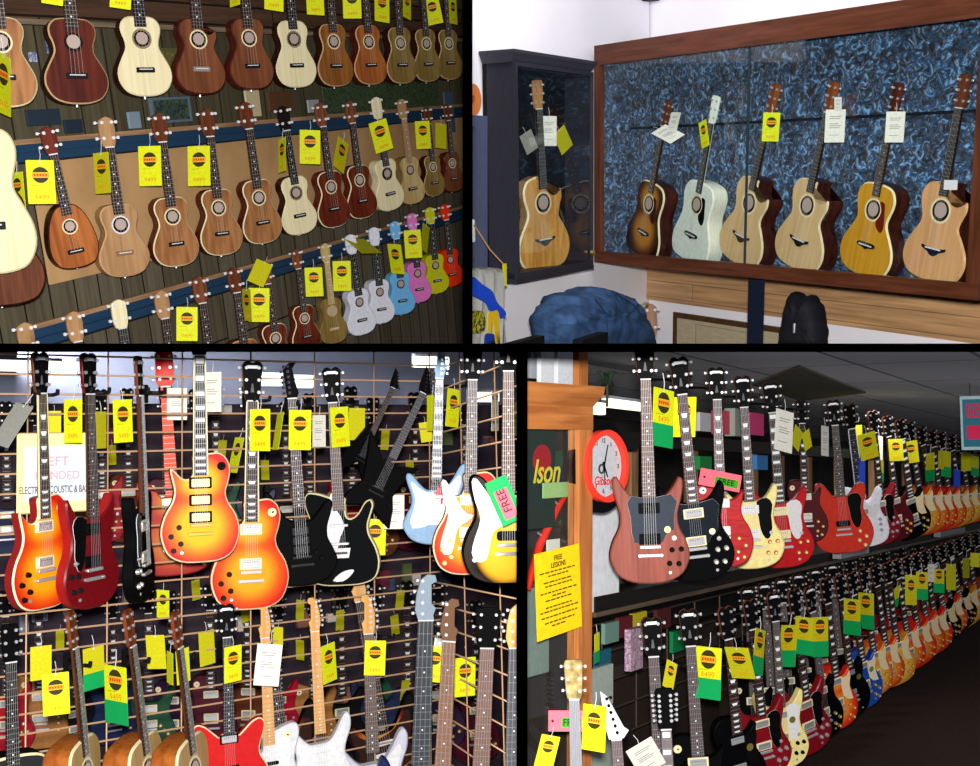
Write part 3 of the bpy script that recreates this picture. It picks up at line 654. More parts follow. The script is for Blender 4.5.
U_('koa', top=KOA, side=MAHD, bind=CREAM, rosette=CREAM, W=.20); U_('red', top=RED_, side=RED_, bind=CREAM, rosette=CREAM, hmat=MAH, W=.20); U_('pale', top=PALE, side=OLIV, bind=None, rosette=PALE, hmat=TAN, nmat=PALE, board=TAN, W=.20, hole=True)
U_('pine', shape='pine', top=ORG_, side=DBRN, bind=None, rosette=CREAM, hmat=RED_, W=.205, L=.58); U_('olive', top=OLIV, side=DBRN, bind=TANL, rosette=CREAM, W=.20)
U_('creambare', top=CRM, side=CRM, bind=None, rosette=solid('2a2018', .5), hmat=CRM, board=solid('2c2c30', .6), W=.20); U_('natural', top=OLIV, side=OLIV, bind=None, rosette=PALE, hmat=PALE, nmat=PALE, board=PALE, W=.2, holemat=PALE, bmat=PALE)
for k, c in (('white', 'e2e4f4'), ('blue', '6fb8f0'), ('pink', 'e07ac8'), ('yellow', 'c8c81c'), ('cherry', 'e03414'), ('green', '7ab82a')):
    m_ = solid(c, .35, coat=.4); U_('paint_' + k, top=m_, side=m_, bind=None, rosette=m_, hmat=m_, hface=m_, nmat=m_, board=EBONY, L=.53, W=.175, D=.06, pegmat=WHITE)

HOOK = None
def uke(key, T, B, near, nut=None, th=None, off=.125, group=None, cat='ukulele'):
    t = U[key]
    return inst(t, pose(TL.W(*B, off), TL.W(*T, off), th_tl(B[0]) if th is None else th, t.length), near, cat, group)
def wall_hook(bay, px, py, near, off0=.05, off=.085):
    """bent wire hook on the rail that carries a headstock"""
    m = MB(); 
    for s in (-.012, .012): m.tube([(s, 0, .02), (s, -.03, .012), (s, -.055, -.004), (s, -.075, .012)], .0022, 6)
    return m
G1 = 'ukuleles of the top row'; G2 = 'ukuleles of the middle row'; G3 = 'ukuleles of the bottom row'
# top row: head tops lie above the frame
for key, nx, bx, by, lb in [
    ('koa', -6, 6, 108, 'flamed koa ukulele cut off by the left side, top row'),
    ('mahdark', 66, 77, 105, 'dark mahogany ukulele with pale edge binding, top row left'),
    ('cream', 134, 145, 97, 'large cream topped ukulele with black fingerboard, top row, between two brown ones'),
    ('mahcut', 191, 200, 95, 'mahogany cutaway ukulele with grey bridge, top row, right of the cream one'),
    ('mah', 241, 251, 90, 'plain mahogany ukulele in the top row, left of the smaller cream one'),
    ('cream', 286, 295, 88, 'smaller cream topped ukulele in the top row, between mahogany and amber ones'),
    ('amber', 326, 334, 87, 'amber brown ukulele with pale binding, right of the smaller cream top row one'),
    ('orange', 361, 369, 85, 'glossy orange brown ukulele in the top row, fourth from the dark divider'),
    ('olive', 393, 400, 84, 'olive brown ukulele in the top row, third from the dark divider'),
    ('olive', 419, 426, 82, 'brown ukulele in the top row, second from the dark divider'),
    ('olive', 442, 448, 80, 'dim brown ukulele in the top row beside the dark divider')]:
    H = 105 - (bx - 77) * .075; full = {77: 190, 145: 177, 200: 168, 251: 158, 295: 148, 334: 138, 369: 131, 400: 124, 426: 116, 448: 110, 6: 200}[bx]
    k = full / by if False else (by / (by - 0.0))
    T = (bx + (nx - bx) * full / by, by - full)
    uke(key, T, (bx, by), lb, group=G1)
for key, T, B, lb in [
    ('pine', (44, 127), (77, 267), 'pineapple shaped orange brown ukulele at the left of the middle row'),
    ('tan', (102, 117), (125, 276), 'tan ukulele with matching brown bridge, middle row, right of the pineapple shaped one'),
    ('koa', (155, 113), (176, 266), 'striped koa ukulele with pale binding, middle row, third from the left'),
    ('koa', (203, 109), (221, 255), 'striped koa ukulele with dark side showing, middle row, fourth from the left'),
    ('koa', (241, 102), (262, 243), 'striped koa ukulele in the middle row, directly left of the cream one'),
    ('cream', (279, 106), (299, 234), 'cream topped ukulele with black headstock in the middle row'),
    ('red', (316, 103), (333, 227), 'red brown ukulele with white binding in the middle row, right of the cream one'),
    ('red', (346, 101), (361, 218), 'red brown ukulele in the middle row, left of the big tilted price tag'),
    ('creambare', (372, 97), (389, 210), 'cream ukulele below the big tilted price tag in the middle row'),
    ('pale', (398, 99), (411, 204), 'pale olive ukulele with light neck in the middle row'),
    ('olive', (424, 107), (433, 196), 'small brown ukulele near the right end of the middle row'),
    ('mah', (444, 104), (452, 192), 'dim brown ukulele at the right end of the middle row')]:
    uke(key, T, B, lb, group=G2)
for key, T, B, lb in [
    ('tan', (20, 322), (44, 486), 'headstock of a brown ukulele at the lower left corner, bottom row'),
    ('tan', (69, 311), (92, 468), 'brown ukulele headstock on the lower rail, second from the lower left'),
    ('creambare', (114, 299), (136, 449), 'cream ukulele headstock with white pegs on the lower rail'),
    ('tan', (157, 290), (178, 435), 'greyish brown ukulele headstock on the lower rail, left of a yellow tag'),
    ('red', (195, 276), (214, 415), 'red brown ukulele headstock on the lower rail, right of a yellow tag'),
    ('orange', (230, 267), (248, 398), 'ukulele with orange headstock on the lower rail, body just showing'),
    ('red', (262, 262), (278, 374), 'dark red ukulele behind two yellow tags on the lower rail'),
    ('red', (293, 249), (306, 351), 'dark red ukulele with tortoise headstock in the bottom row'),
    ('natural', (322, 243), (333, 343), 'plain unpainted ukulele with pale neck, left of the white ones'),
    ('paint_white', (347, 234), (361, 334), 'white painted ukulele nearest the unpainted one'),
    ('paint_white', (371, 227), (380, 323), 'white painted ukulele next to the light blue one'),
    ('paint_blue', (392, 221), (401, 314), 'light blue painted ukulele in the bottom row'),
    ('paint_pink', (409, 213), (418, 302), 'pink painted ukulele in the bottom row'),
    ('paint_yellow', (427, 207), (436, 293), 'yellow painted ukulele in the bottom row'),
    ('paint_cherry', (442, 204), (451, 286), 'bright red painted ukulele in the bottom row'),
    ('paint_green', (457, 200), (463, 278), 'green painted ukulele half hidden behind the dark divider')]:
    if T[0] < 455: uke(key, T, B, lb, group=G3, th=(26 if B[0] < 300 else 30))
# big instruments on the left edge
U['bigcream'] = acoustic('acoustic_guitar', L=1.0, W=.30, D=.09, bf=.49, hf=.16, shape='om', top=wood('ddd4b0', 'cfc49a', (60, 60, 2)), side=DBRN, bind=CREAM, head='slot', nt=6, bridge='block', nw=.05, rosette=MAHD)
U['bigbrown'] = acoustic('acoustic_guitar', L=1.0, W=.36, D=.09, bf=.49, hf=.16, shape='om', top=wood('6b3c28', '4a2618', (40, 40, 3)), side=DBRN, bind=None, head='acoustic', nt=6, bridge='belly', nw=.045)
inst(U['bigbrown'], pose(TL.W(2, 306, .16), TL.W(-28, 60, .16), 16, 1), 'brown acoustic guitar low on the left edge, under the large cream one', 'guitar')
inst(U['bigcream'], pose(TL.W(-9, 274, .22), TL.W(-37, -30, .22), 12, 1), 'large cream topped guitar cut off by the left edge', 'guitar')
# price tags
for px, py, w, h, k, roll, lb in [
    (3, 84, 15, 60, 'ym', 0, 'yellow price tag at the left edge over the flamed koa ukulele'),
    (53, -12, 20, 33, 'ym', -3, 'bottom edge of a yellow price tag above the dark mahogany ukulele'),
    (121, -8, 20, 33, 'ym', -3, 'bottom edge of a yellow price tag above the large cream ukulele'),
    (235, -8, 10, 28, 'ym', 0, 'corner of a yellow price tag above the plain mahogany ukulele'),
    (274, -6, 19, 33, 'ym', 0, 'yellow price tag left of the smaller cream ukulele, top row'),
    (315, -1, 18, 32, 'ym', 3, 'yellow price tag above the amber brown ukulele'),
    (352, 3, 19, 31, 'ym', 2, 'yellow price tag above the glossy orange brown ukulele'),
    (382, 7, 15, 30, 'ym', 1, 'yellow price tag above the third ukulele from the dark divider'),
    (407, 5, 8, 27, 'ym', 0, 'narrow yellow price tag seen almost edge on in the top row'),
    (433, 11, 18, 27, 'ym', 12, 'tilted yellow price tag with clear round mark near the top right of the ukulele wall'),
    (453, 11, 8, 26, 'ym', 3, 'yellow price tag touching the dark divider, top row of ukuleles'),
    (41, 182, 30, 44, 'ym', 4, 'large yellow price tag beside the pineapple shaped ukulele'),
    (18, 191, 12, 38, 'ym', 5, 'yellow green tag behind the large cream guitar on the left edge'),
    (102, 173, 15, 41, 'om', 4, 'narrow yellow price tag beside the tan ukulele neck'),
    (150, 166, 22, 40, 'ym', 2, 'yellow price tag beside the third ukulele of the middle row'),
    (199, 166, 22, 40, 'ym', 1, 'yellow price tag beside the fourth ukulele of the middle row'),
    (282, 155, 7, 34, 'ym', 0, 'yellow price tag turned edge on beside the black headed cream ukulele'),
    (310, 147, 22, 34, 'ym', 0, 'upright yellow price tag right of the cream ukulele in the middle row'),
    (341, 155, 11, 30, 'om', -10, 'leaning narrow yellow price tag between two red brown ukuleles'),
    (381, 136, 18, 31, 'ym', 14, 'big tilted yellow price tag over the cream middle row ukulele'),
    (423, 135, 15, 28, 'ym', 4, 'yellow price tag by the small brown ukulele, middle row right'),
    (441, 136, 11, 25, 'o', 0, 'dull yellow tag back near the right end of the middle row'),
    (187, 324, 21, 34, 'ym', 0, 'yellow price tag on the lower rail beside a red brown headstock'),
    (260, 273, 18, 24, 'o', -24, 'olive back of a twisted tag on the lower rail'),
    (259, 305, 21, 34, 'ym', 0, 'yellow price tag below the twisted olive one'),
    (247, 305, 8, 32, 'om', 3, 'narrow tag half hidden behind the yellow one on the lower rail'),
    (314, 282, 19, 29, 'ym', 3, 'yellow price tag left of the unpainted ukulele neck'),
    (342, 276, 18, 30, 'ym', 2, 'yellow price tag between the unpainted ukulele and the first white one'),
    (363, 246, 7, 20, 'o', 90, 'yellow tag turned sideways between the two white headstocks'),
    (396, 259, 13, 30, 'ym', 8, 'yellow price tag over the light blue ukulele'),
    (413, 244, 18, 28, 'ym', 4, 'yellow price tag over the pink ukulele'),
    (425, 238, 7, 26, 'o', -6, 'olive tag back between the pink and yellow ukuleles')]:
    hang_tag(TL, px, py, w, h, '', k, roll, off=.20, label=lb, group='price tags on the ukulele wall')
# ledge items between the rows
def framed(bay, name, pa, pb, off, fm, im, label, cat, thick=.02, fw=.012):
    a = bay.L(*pa, off); b = bay.L(*pb, off); r = empty(name, bay.M @ Matrix.Translation(((a.x + b.x) / 2, -off, b.z))); tag(r, label, cat)
    w = (b.x - a.x) / 2; h = a.z - b.z; m = MB()
    m.box(-w, w, 0, thick, 0, fw).box(-w, w, 0, thick, h - fw, h).box(-w, -w + fw, 0, thick, fw, h - fw).box(w - fw, w, 0, thick, fw, h - fw)
    link('frame', m.mesh('frame', [fm], False), parent=r)
    link('picture_sheet', MB().box(-w + fw, w - fw, .006, thick, fw, h - fw).mesh('picture_sheet', [im], False), parent=r); return r
framed(TL, 'framed_picture', (151, 98), (193, 121), .06, solid('5a6c7c', .4), mottled('1c2c38', '4a5a40', 30, .5, 2, c3='8a5a50'), 'small dark framed picture standing behind the middle rail', 'picture')
framed(TL, 'framed_picture', (157, 48), (181, 70), .03, solid('5c5a3a', .5), mottled('4a4a26', '787040', 40, .5, 2, c3='b0a080'), 'small olive framed picture between cream and cutaway ukuleles', 'picture')
def card(bay, pa, pb, off, mat, label, cat, name='card', thick=.012):
    a = bay.L(*pa, off); b = bay.L(*pb, off); w = (b.x - a.x) / 2; h = a.z - b.z; m = MB(); m.rbox(-w, w, 0, thick, 0, h, .004)
    o = link(name, m.mesh(name, [mat], False), bay.M @ Matrix.Translation(((a.x + b.x) / 2, -off, b.z))); tag(o, label, cat); return o
for pa, pb, c, lb, nm in [((26, 110), (62, 124), '22303f', 'dark blue case behind the pineapple ukulele headstock', 'case'), ((64, 120), (84, 132), '1e2a3c', 'navy case lying behind the middle rail', 'case'),
    ((128, 112), (142, 128), '7c90a0', 'pale grey booklet standing behind the middle rail', 'booklet'), ((245, 90), (262, 116), 'c8b894', 'cream leaflet leaning behind the middle rail', 'leaflet'),
    ((268, 92), (294, 110), '5a3a24', 'brown box behind the black headstock', 'box'), ((308, 100), (320, 112), '9aa0a4', 'light grey booklet by the middle rail', 'booklet'),
    ((444, 92), (456, 132), '4a5a7a', 'slate blue box by the dark divider', 'box')]:
    card(TL, pa, pb, .05, mottled(c, c, 20, .7), lb, nm, nm)
card(TL, (322, 86), (440, 108), .02, mottled('24382a', '4a5a3a', 22, .8, 3, c3='8a8a6a'), 'green patterned cloth strip hanging behind the top row', 'cloth', 'cloth_strip')
card(TL, (28, 52), (38, 62), .03, mottled('3a4a8a', 'c8ccd8', 40, .6, 2), 'small blue and white sticker on the wall', 'sticker', 'sticker', .002)
card(TL, (44, 32), (54, 54), .03, mottled('2a3660', '8890b8', 40, .6, 2), 'small blue sticker behind the dark mahogany ukulele', 'sticker', 'sticker', .002)

mark('TL')
# ================================================================ bay 2: acoustic show cases in the corner (upper right)
TA = Bay(600, 150, 7.0, (-762, F, 208), (-.0185, -.193, 1))      # front plane of the long case
_c = TA.W(649, 180, -.80); _r = ray(649, 180)
WP = mottled('e4e2ec', 'eeecf4', .8, .95)
TB = Bay(649, 180, _c.y - CAM.y, (705, F, 228), (-.0185, -.193, 1))   # the wall to the left of the corner
TA.quad('wall_right', [(649, -90), (1080, -90), (1080, 344.8), (649, 344.8)], -.80, .04, WP)
TB.quad('wall_back', [(470.6, -90), (649, -90), (649, 344.8), (470.6, 344.8)], 0, .04, WP)
# --- the long glazed case
CH = wood('5a3020', '40200f', (3, 40, 40), .35, .4); CHV = wood('5a3020', '40200f', (40, 40, 3), .35, .4)
a = TA.L(598, 46); b = TA.L(600, 262); cR = TA.L(985, 150); x0, x1 = a.x, cR.x + .03; zt, zb = a.z, b.z
case = empty('display_case', TA.M @ Matrix.Translation((0, 0, zb))); tag(case, 'long glazed wall case framed in dark reddish wood and lined with blue crushed velvet', 'display case')
Hc = zt - zb; fw = .07; ft = .115
def cpart(nm, m, mat, lb=None): return tag(link(nm, m.mesh(nm, [mat], False), parent=case), lb)
cpart('top_rail', MB().box(x0, x1, -.03, .0, Hc - ft, Hc), CH); cpart('bottom_rail', MB().box(x0, x1, -.03, .0, 0, fw), CH)
cpart('left_stile', MB().box(x0, x0 + fw * .85, -.031, .0, fw, Hc - ft), CHV); cpart('right_stile', MB().box(x1 - fw * .9, x1, -.031, .0, fw, Hc - ft), CHV)
def velvet():
    m, nt, p = newmat('crushed_velvet'); t = coordsep(nt)
    n = nt.nodes.new('ShaderNodeTexNoise'); n.inputs['Scale'].default_value = 24; n.inputs['Detail'].default_value = 2.5; n.inputs['Distortion'].default_value = 1.8
    nt.links.new(t.outputs['Object'], n.inputs[0]); r = ramp(nt, [(.42, '0a1626'), (.56, '224a74'), (.70, '7aaee0')])  # shading and highlights of the crushed pile are put into these colours
    nt.links.new(n.outputs[0], r.inputs[0]); nt.links.new(r.outputs[0], p.inputs['Base Color']); b = nt.nodes.new('ShaderNodeBump'); b.inputs['Strength'].default_value = .9; b.inputs['Distance'].default_value = .02
    nt.links.new(n.outputs[0], b.inputs['Height']); nt.links.new(b.outputs[0], p.inputs['Normal']); p.inputs['Roughness'].default_value = .55; p.inputs['Sheen Weight'].default_value = .4
    return m
VEL = velvet(); NAV2 = solid('2c4a66', .8)
cpart('carcass_back', MB().box(x0 + .01, x1, .301, .79, .01, Hc - .01), solid('2c1c14', .7))
cpart('velvet_back', MB().box(x0, x1, .27, .30, 0, Hc), VEL, 'blue crushed velvet lining')
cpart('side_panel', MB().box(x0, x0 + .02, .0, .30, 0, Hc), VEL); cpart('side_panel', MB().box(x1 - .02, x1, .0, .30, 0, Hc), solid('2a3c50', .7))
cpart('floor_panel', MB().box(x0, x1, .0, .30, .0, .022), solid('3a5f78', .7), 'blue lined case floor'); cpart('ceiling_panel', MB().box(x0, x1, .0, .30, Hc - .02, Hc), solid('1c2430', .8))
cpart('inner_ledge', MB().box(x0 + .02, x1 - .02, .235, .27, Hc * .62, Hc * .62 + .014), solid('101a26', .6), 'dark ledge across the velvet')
cpart('glass_pane', MB().box(x0 + fw * .8, x1 - fw * .9, -.014, -.008, fw, Hc - ft), glass(), 'clear glass front')
link('pane_edge', MB().box(-.004, .004, -.018, -.006, fw, Hc - ft).mesh('pane_edge', [solid('26323a', .3)], False), parent=case, loc=(TA.L(749, 150).x, 0, 0))
SPR = wood('d9bb8c', 'c7a572', (60, 60, 2), .35, .4); CED = wood('d8a878', 'c4905e', (60, 60, 2), .35, .4); RSW = wood('4a2018', '28100c', (30, 30, 3), .25, .6)
AMBT = wood('d09a2c', 'bc8420', (60, 60, 2), .35, .4); SPAL = wood('dccfae', 'c8b88e', (60, 60, 2), .4, .3); PGL = solid('dfe8dc', .35, coat=.4)
GS = 'guitars standing in the long case'
def cas(key, T, B, lb, off=-.16, th=None):
    nB = TA.W(*B, off); v = (CAM - nB).normalized(); n = -TA.Y; ang = math.degrees(math.atan2(n.x, -n.y) - math.atan2(v.x, -v.y))
    t = U[key]; return inst(t, pose(nB, TA.W(*T, off), ang - 6 if th is None else th, t.length), lb, 'guitar', GS)
A_ = dict(L=1.04, D=.115, nt=6, head='acoustic', nw=.047, bf=.49, hf=.16)
U['sunb'] = acoustic('acoustic_guitar', shape='dread', W=.41, top=burst('b87a28', '5a3016', '24100a', .18, .2, .2, .40, .17), side=RSW, bind=CREAM, bridge='belly', guard=solid('3a1a10', .3), board=ROSE, **A_)
U['pgreen'] = acoustic('acoustic_guitar', shape='dread', W=.41, top=PGL, side=solid('e8ecdc', .35, coat=.3), bind=None, bridge='belly', guard=BLK, board=EBONY, nmat=PGL, hface=PGL, **A_)
U['natc'] = acoustic('acoustic_guitar', shape='om', cut=True, W=.415, top=SPR, side=RSW, bind=SPAL, bridge='wing', board=EBONY, inlay=None, hmat=wood('8a4a22', '6a3216'), **A_)
U['ambom'] = acoustic('acoustic_guitar', shape='om', W=.40, top=AMBT, side=RSW, bind=CREAM, bridge='belly', guard=solid('6a1c10', .3), board=ROSE, hmat=wood('5a2418', '3c140e'), **A_)
U['cedc'] = acoustic('acoustic_guitar', shape='om', cut=True, W=.415, top=CED, side=RSW, bind=CED, bridge='wing', board=EBONY, inlay=None, **A_)
U['cabk'] = acoustic('acoustic_guitar', shape='om', cut=True, W=.40, top=wood('dba253', 'b47a34', (20, 20, 3), .35, .4, 3), side=wood('9a6a34', '7a4e22'), bind=CREAM, bridge='wing', board=EBONY, inlay=None, hmat=wood('c08a54', 'a06e3c'), L=1.04, D=.07, nt=6, head='acoustic', nw=.047, bf=.505, hf=.15)
cas('sunb', (676, 101), (646, 257), 'dark brown sunburst acoustic guitar at the left end of the long case')
cas('pgreen', (724, 96), (694, 261), 'pale whitish green acoustic guitar with black pickguard in the long case')
cas('natc', (785, 84), (743, 264), 'natural spruce cutaway guitar with dark sides, third in the long case')
cas('natc', (843, 82), (801, 269), 'natural cutaway guitar under a white tag, fourth in the long case')
cas('ambom', (907, 83), (868, 275), 'amber topped small bodied guitar with red pickguard in the long case')
cas('cedc', (974, 74), (936, 281), 'orange cedar topped cutaway guitar at the right end of the long case')

G4 = 'tags inside the long case'
for px, py, w, h, k, roll, yaw, lb in [(668, 134, 14, 22, 'w', 62, 40, 'white card tilted on the sunburst guitar headstock'), (674, 122, 9, 20, 'w', -14, 40, 'small white card above the tilted card on the sunburst guitar'),
    (704, 134, 8, 26, 'ym', 8, None, 'narrow yellow tag on the neck of the pale greenish guitar'), (771, 127, 17, 29, 'ym', -4, 15, 'yellow tag with round mark on the third cased guitar'),
    (835, 126, 17, 33, 'w', -3, 10, 'white tag on the fourth cased guitar'), (838, 104, 5, 14, 'w', 0, 30, 'slim white strip above the white tag of the fourth cased guitar'), (895, 127, 20, 31, 'w', -4, 10, 'cream tag on the amber topped guitar')]:
    hang_tag(TA, px, py, w, h, '', k, roll, off=-.05, yaw=yaw, label=lb, group=G4)
card(TA, (944, 180), (957, 190), -.06, WHITE, 'small white sticker on the glass before the orange cedar topped guitar', 'sticker', 'sticker', .002)
# --- wall panelling and things below the case
zp = TA.L(700, 270, -.80).z; pr = TA.L(649, 299, -.80)
zq = pr.z; TAN_ = planks('c9a078', 'c09468', '8f6c48', .11, 5, False, .6, .006)
TA.quad('trim_5', [(649.5, 262), (1080, 262), (1080, 410), (649.5, 300)], -.325, .012, TAN_) if False else TA.lbox('trim_5', pr.x + .004, TA.L(1070, 200, -.80).x, -.797, -.775, zq, zp + .25, TAN_, 'structure')
r_ = framed(TA, 'picture_frame', (673, 312), (781, 400), -.74, wood('5a3e26', '3c2816', (40, 40, 40), .4), solid('b5a78c', .7), 'brown wooden picture frame with a beige mat, lower middle below the long case', 'picture frame', .02, .035)
link('inner_line', MB().box(-.27, .27, .001, .006, .38, .383).box(-.27, -.267, .001, .006, .1, .38).box(.267, .27, .001, .006, .1, .38).mesh('inner_line', [solid('8a7a5c')], False), parent=r_)
p0 = TA.L(751, 279, -.20); p1 = TA.L(765, 370, -.20)
tag(TA.lbox('support_post', p0.x, p1.x, -.18, -.18, p1.z, zb - .002, solid('26304a', .6)), 'navy upright post carrying the long case', 'post')
# black padded bag
def lathe_blob(name, mat, frame, base, prof, depth, label, cat, seed=1, noise=.01, sub_=3):
    """soft cloth bundle: outline prof (x, z) swept to a rounded back and front"""
    rnd = random.Random(seed); m = MB(); pts = spline(prof, 5); n = len(pts); cx = sum(p[0] for p in pts) / n; cz = sum(p[1] for p in pts) / n; K = 9; vs = []
    for k in range(K):
        a = math.pi * k / (K - 1); y = -math.cos(a) * depth / 2; s = .35 + .65 * math.sin(a) ** .6 if 0 < k < K - 1 else .3
        for i, p in enumerate(pts):
            w = noise * math.sin(i * 1.1 + seed + k * .7) + noise * .7 * math.sin(i * .37 * 5 + k * 1.9)
            dx, dz = p[0] - cx, p[1] - cz; vs.append((cx + dx * s + w, y + noise * 1.2 * math.sin(i * .8 + k), cz + dz * s + w * .5))
    fs = [[i for i in range(n)], [(K - 1) * n + i for i in range(n)][::-1]] + [(k * n + i, (k + 1) * n + i, (k + 1) * n + (i + 1) % n, k * n + (i + 1) % n) for k in range(K - 1) for i in range(n)]
    m.add(vs, fs); r = empty(name, frame.M @ Matrix.Translation(base)); tag(r, label, cat); me = m.mesh(name + '_body', [mat]); o = link('cloth_body', me, parent=r); return r, o
pB = TA.L(802, 350, -.12)
bag, _ = lathe_blob('gig_bag', solid('16161e', .7), TA, (pB.x, .12, pB.z), [(-.12, -.12), (.13, -.12), (.135, .06), (.125, .17), (.075, .27), (.045, .29), (.02, .21), (-.02, .28), (-.06, .30), (-.10, .2), (-.125, .04)], .16, 'black padded gig bag with a double peaked top below the long case', 'bag', 3, .003)
link('zip_pull', MB().rbox(.015, .026, -.09, -.083, .10, .15, .003).mesh('zip_pull', [CHROME]), parent=bag)
# ukulele head rising from below
U['plainuke'] = acoustic('ukulele', top=TAN, side=TAN, W=.2, hmat=wood('a8846e', '8a6a56'), hface=wood('a8846e', '8a6a56'), nmat=DBRN, board=solid('3a1c1c', .5), L=.8, hf=.2)
inst(U['plainuke'], pose(TA.W(652, 470, -.18), TA.W(648, 303, -.18), 20, .8), 'light brown headstock of a small instrument standing beside the denim jacket', 'ukulele')
# --- the black single cabinet on the left wall
BW = solid('2a2a34', .45); cbx0 = TB.L(513, 170, .18).x; cbx1 = TB.L(590, 170, .18).x; czt = TB.L(513, 62, .18).z; czb = TB.L(515, 279, .18).z; Hk = czt - czb; Wk = cbx1 - cbx0
cab = empty('display_cabinet', TB.M @ Matrix.Translation((cbx0, 0, czb))); tag(cab, 'tall narrow black cabinet with glass door and crown moulding on the left wall', 'cabinet')
def kp(nm, m, mat, lb=None): return tag(link(nm, m.mesh(nm, [mat], False), parent=cab), lb)
kp('back_panel', MB().box(0, Wk, -.03, -.004, 0, Hk), solid('101014', .8)); kp('side_panel', MB().box(0, .025, -.18, -.03, 0, Hk), BW); kp('side_panel', MB().box(Wk - .025, Wk, -.18, -.03, 0, Hk), BW)
kp('bottom_panel', MB().box(0, Wk, -.18, -.03, 0, .03), BW); kp('top_panel', MB().box(0, Wk, -.18, -.03, Hk - .03, Hk), BW)
cr = MB(); ov = [(.0, 0), (.008, .010), (.018, .028), (.03, .045), (.033, .06)]
for (o0, z0_), (o1, z1_) in zip(ov, ov[1:]):
    q = [(-o0, -.18 - o0, Hk + z0_), (Wk + o0, -.18 - o0, Hk + z0_), (Wk + o0, -.004, Hk + z0_), (-o0, -.004, Hk + z0_), (-o1, -.18 - o1, Hk + z1_), (Wk + o1, -.18 - o1, Hk + z1_), (Wk + o1, -.004, Hk + z1_), (-o1, -.004, Hk + z1_)]
    cr.add(q, [(0, 1, 5, 4), (1, 2, 6, 5), (2, 3, 7, 6), (3, 0, 4, 7), (4, 5, 6, 7), (3, 2, 1, 0)])
kp('crown_moulding', cr, solid('3a3a44', .45)); kp('base_moulding', MB().box(-.012, Wk + .012, -.20, -.004, -.022, 0), BW)
dm = MB(); dm.box(0, .022, -.202, -.181, 0, Hk).box(Wk - .012, Wk, -.202, -.181, 0, Hk).box(.022, Wk - .012, -.202, -.181, 0, .03).box(.022, Wk - .012, -.202, -.181, Hk - .02, Hk)
dr = kp('door', dm, BW); link('door_glass', MB().box(.022, Wk - .012, -.194, -.190, .03, Hk - .02).mesh('door_glass', [glass()], False), parent=dr)
link('door_knob', MB().cyl((Wk - .03, -.202, .08), (0, -1, 0), .012, .02, 12).mesh('door_knob', [GOLD]), parent=dr)
th_ = 44
inst(U['cabk'], pose(TB.W(542, 270, .105), TB.W(533, 80, .105), th_, 1.04), 'honey coloured figured cutaway guitar inside the black cabinet', 'guitar')
for px, py, w, h, k, roll, yaw, lb in [(549, 131, 8, 30, 'w', 0, 30, 'white tag beside the neck of the guitar in the black cabinet'), (563, 140, 10, 22, 'o', 24, 30, 'yellow tag tilting to the right inside the black cabinet'),
    (529, 142, 9, 20, 'k', 22, 20, 'dull grey tag on the left inside the black cabinet')]:
    hang_tag(TB, px, py, w, h, '', k, roll, off=.155, yaw=yaw, label=lb)
# --- left edge: doorway, switch, shirt, jacket
TB.quad('door_1', [(470.8, 126), (477, 127), (477, 268), (470.8, 268)], .01, .02, wood('4a2622', '301412', (40, 40, 3), .5, 0)); TB.quad('trim_6', [(470.8, 115), (487.5, 116), (487.5, 300), (477, 300), (477, 127), (470.8, 126)], .035, .03, solid('4a526e', .6))
a_ = TB.L(468, 223, .06); b_ = TB.L(474.5, 242, .06); lb_ = empty('light_switch', TB.M @ Matrix.Translation((b_.x, -.036, b_.z))); tag(lb_, 'white wall switch plate at the far left beside the black cabinet', 'switch')
link('cover_plate', MB().rbox(-.09, 0, -.03, 0, 0, .115, .008).mesh('cover_plate', [WHITE]), parent=lb_); link('rocker', MB().rbox(-.05, -.03, -.038, -.028, .035, .08, .004).mesh('rocker', [CARD]), parent=lb_)
m = MB(); P = TB.L(474, 225, .09); Q = TB.L(507, 268, .30); m.tube([tuple(P), tuple(P.lerp(Q, .5) + Vector((0, 0, -.02))), tuple(Q)], .004, 6); tag(link('pull_cord', m.mesh('pull_cord', [solid('9a7a50', .8)]), TB.M), 'brown cord sagging from the wall switch to the black cabinet', 'cord')
card(TB, (503, 264), (507, 286), .32, YEL2, 'small yellow slip clipped at the lower corner of the black cabinet', 'slip', 'paper_slip', .004)
m = MB(); q = TB.L(463, 100, .1); m.ring((q.x, q.z), .02, .075, -.16, -.10, 26, 0); m.cyl((q.x, -.115, q.z), (0, -1, 0), .03, .02, 16); tag(link('round_ornament', m.mesh('round_ornament', [solid('c8743c', .5)]), TB.M), 'orange round ornament at the left edge of the white wall', 'ornament')
# grey T-shirt hanging with a blue and yellow print
sh = empty('t_shirt', TB.M @ Matrix.Translation(tuple(TB.L(484, 360, .40)))); tag(sh, 'grey T-shirt with blue and yellow print hanging at the lower left of the white wall', 'shirt')
W0 = TB.L(460, 300, .40).x - TB.L(484, 360, .40).x; W1 = TB.L(505.5, 300, .40).x - TB.L(484, 360, .40).x; Z0 = TB.L(484, 266, .40).z - TB.L(484, 360, .40).z
m = MB(); nx = 24; vs = []
for k, (zf, dx) in enumerate([(0, 0), (.25, 0), (.5, 0), (.75, 0), (.9, .01), (.97, .025), (1.0, .06)]):
    for i in range(nx + 1):
        u = i / nx; x = W0 + (W1 - dx * 2 - W0) * u; vs.append((x, .018 * math.sin(u * 19 + zf * 3) + .01 * math.sin(u * 43), Z0 * zf - (.02 * abs(u - .4) if zf > .9 else 0)))
fs = [(k * (nx + 1) + i, k * (nx + 1) + i + 1, (k + 1) * (nx + 1) + i + 1, (k + 1) * (nx + 1) + i) for k in range(6) for i in range(nx)]
n0 = len(vs); vs += [(x, y + .04, z) for x, y, z in vs]; fs += [tuple(j + n0 for j in f)[::-1] for f in fs]
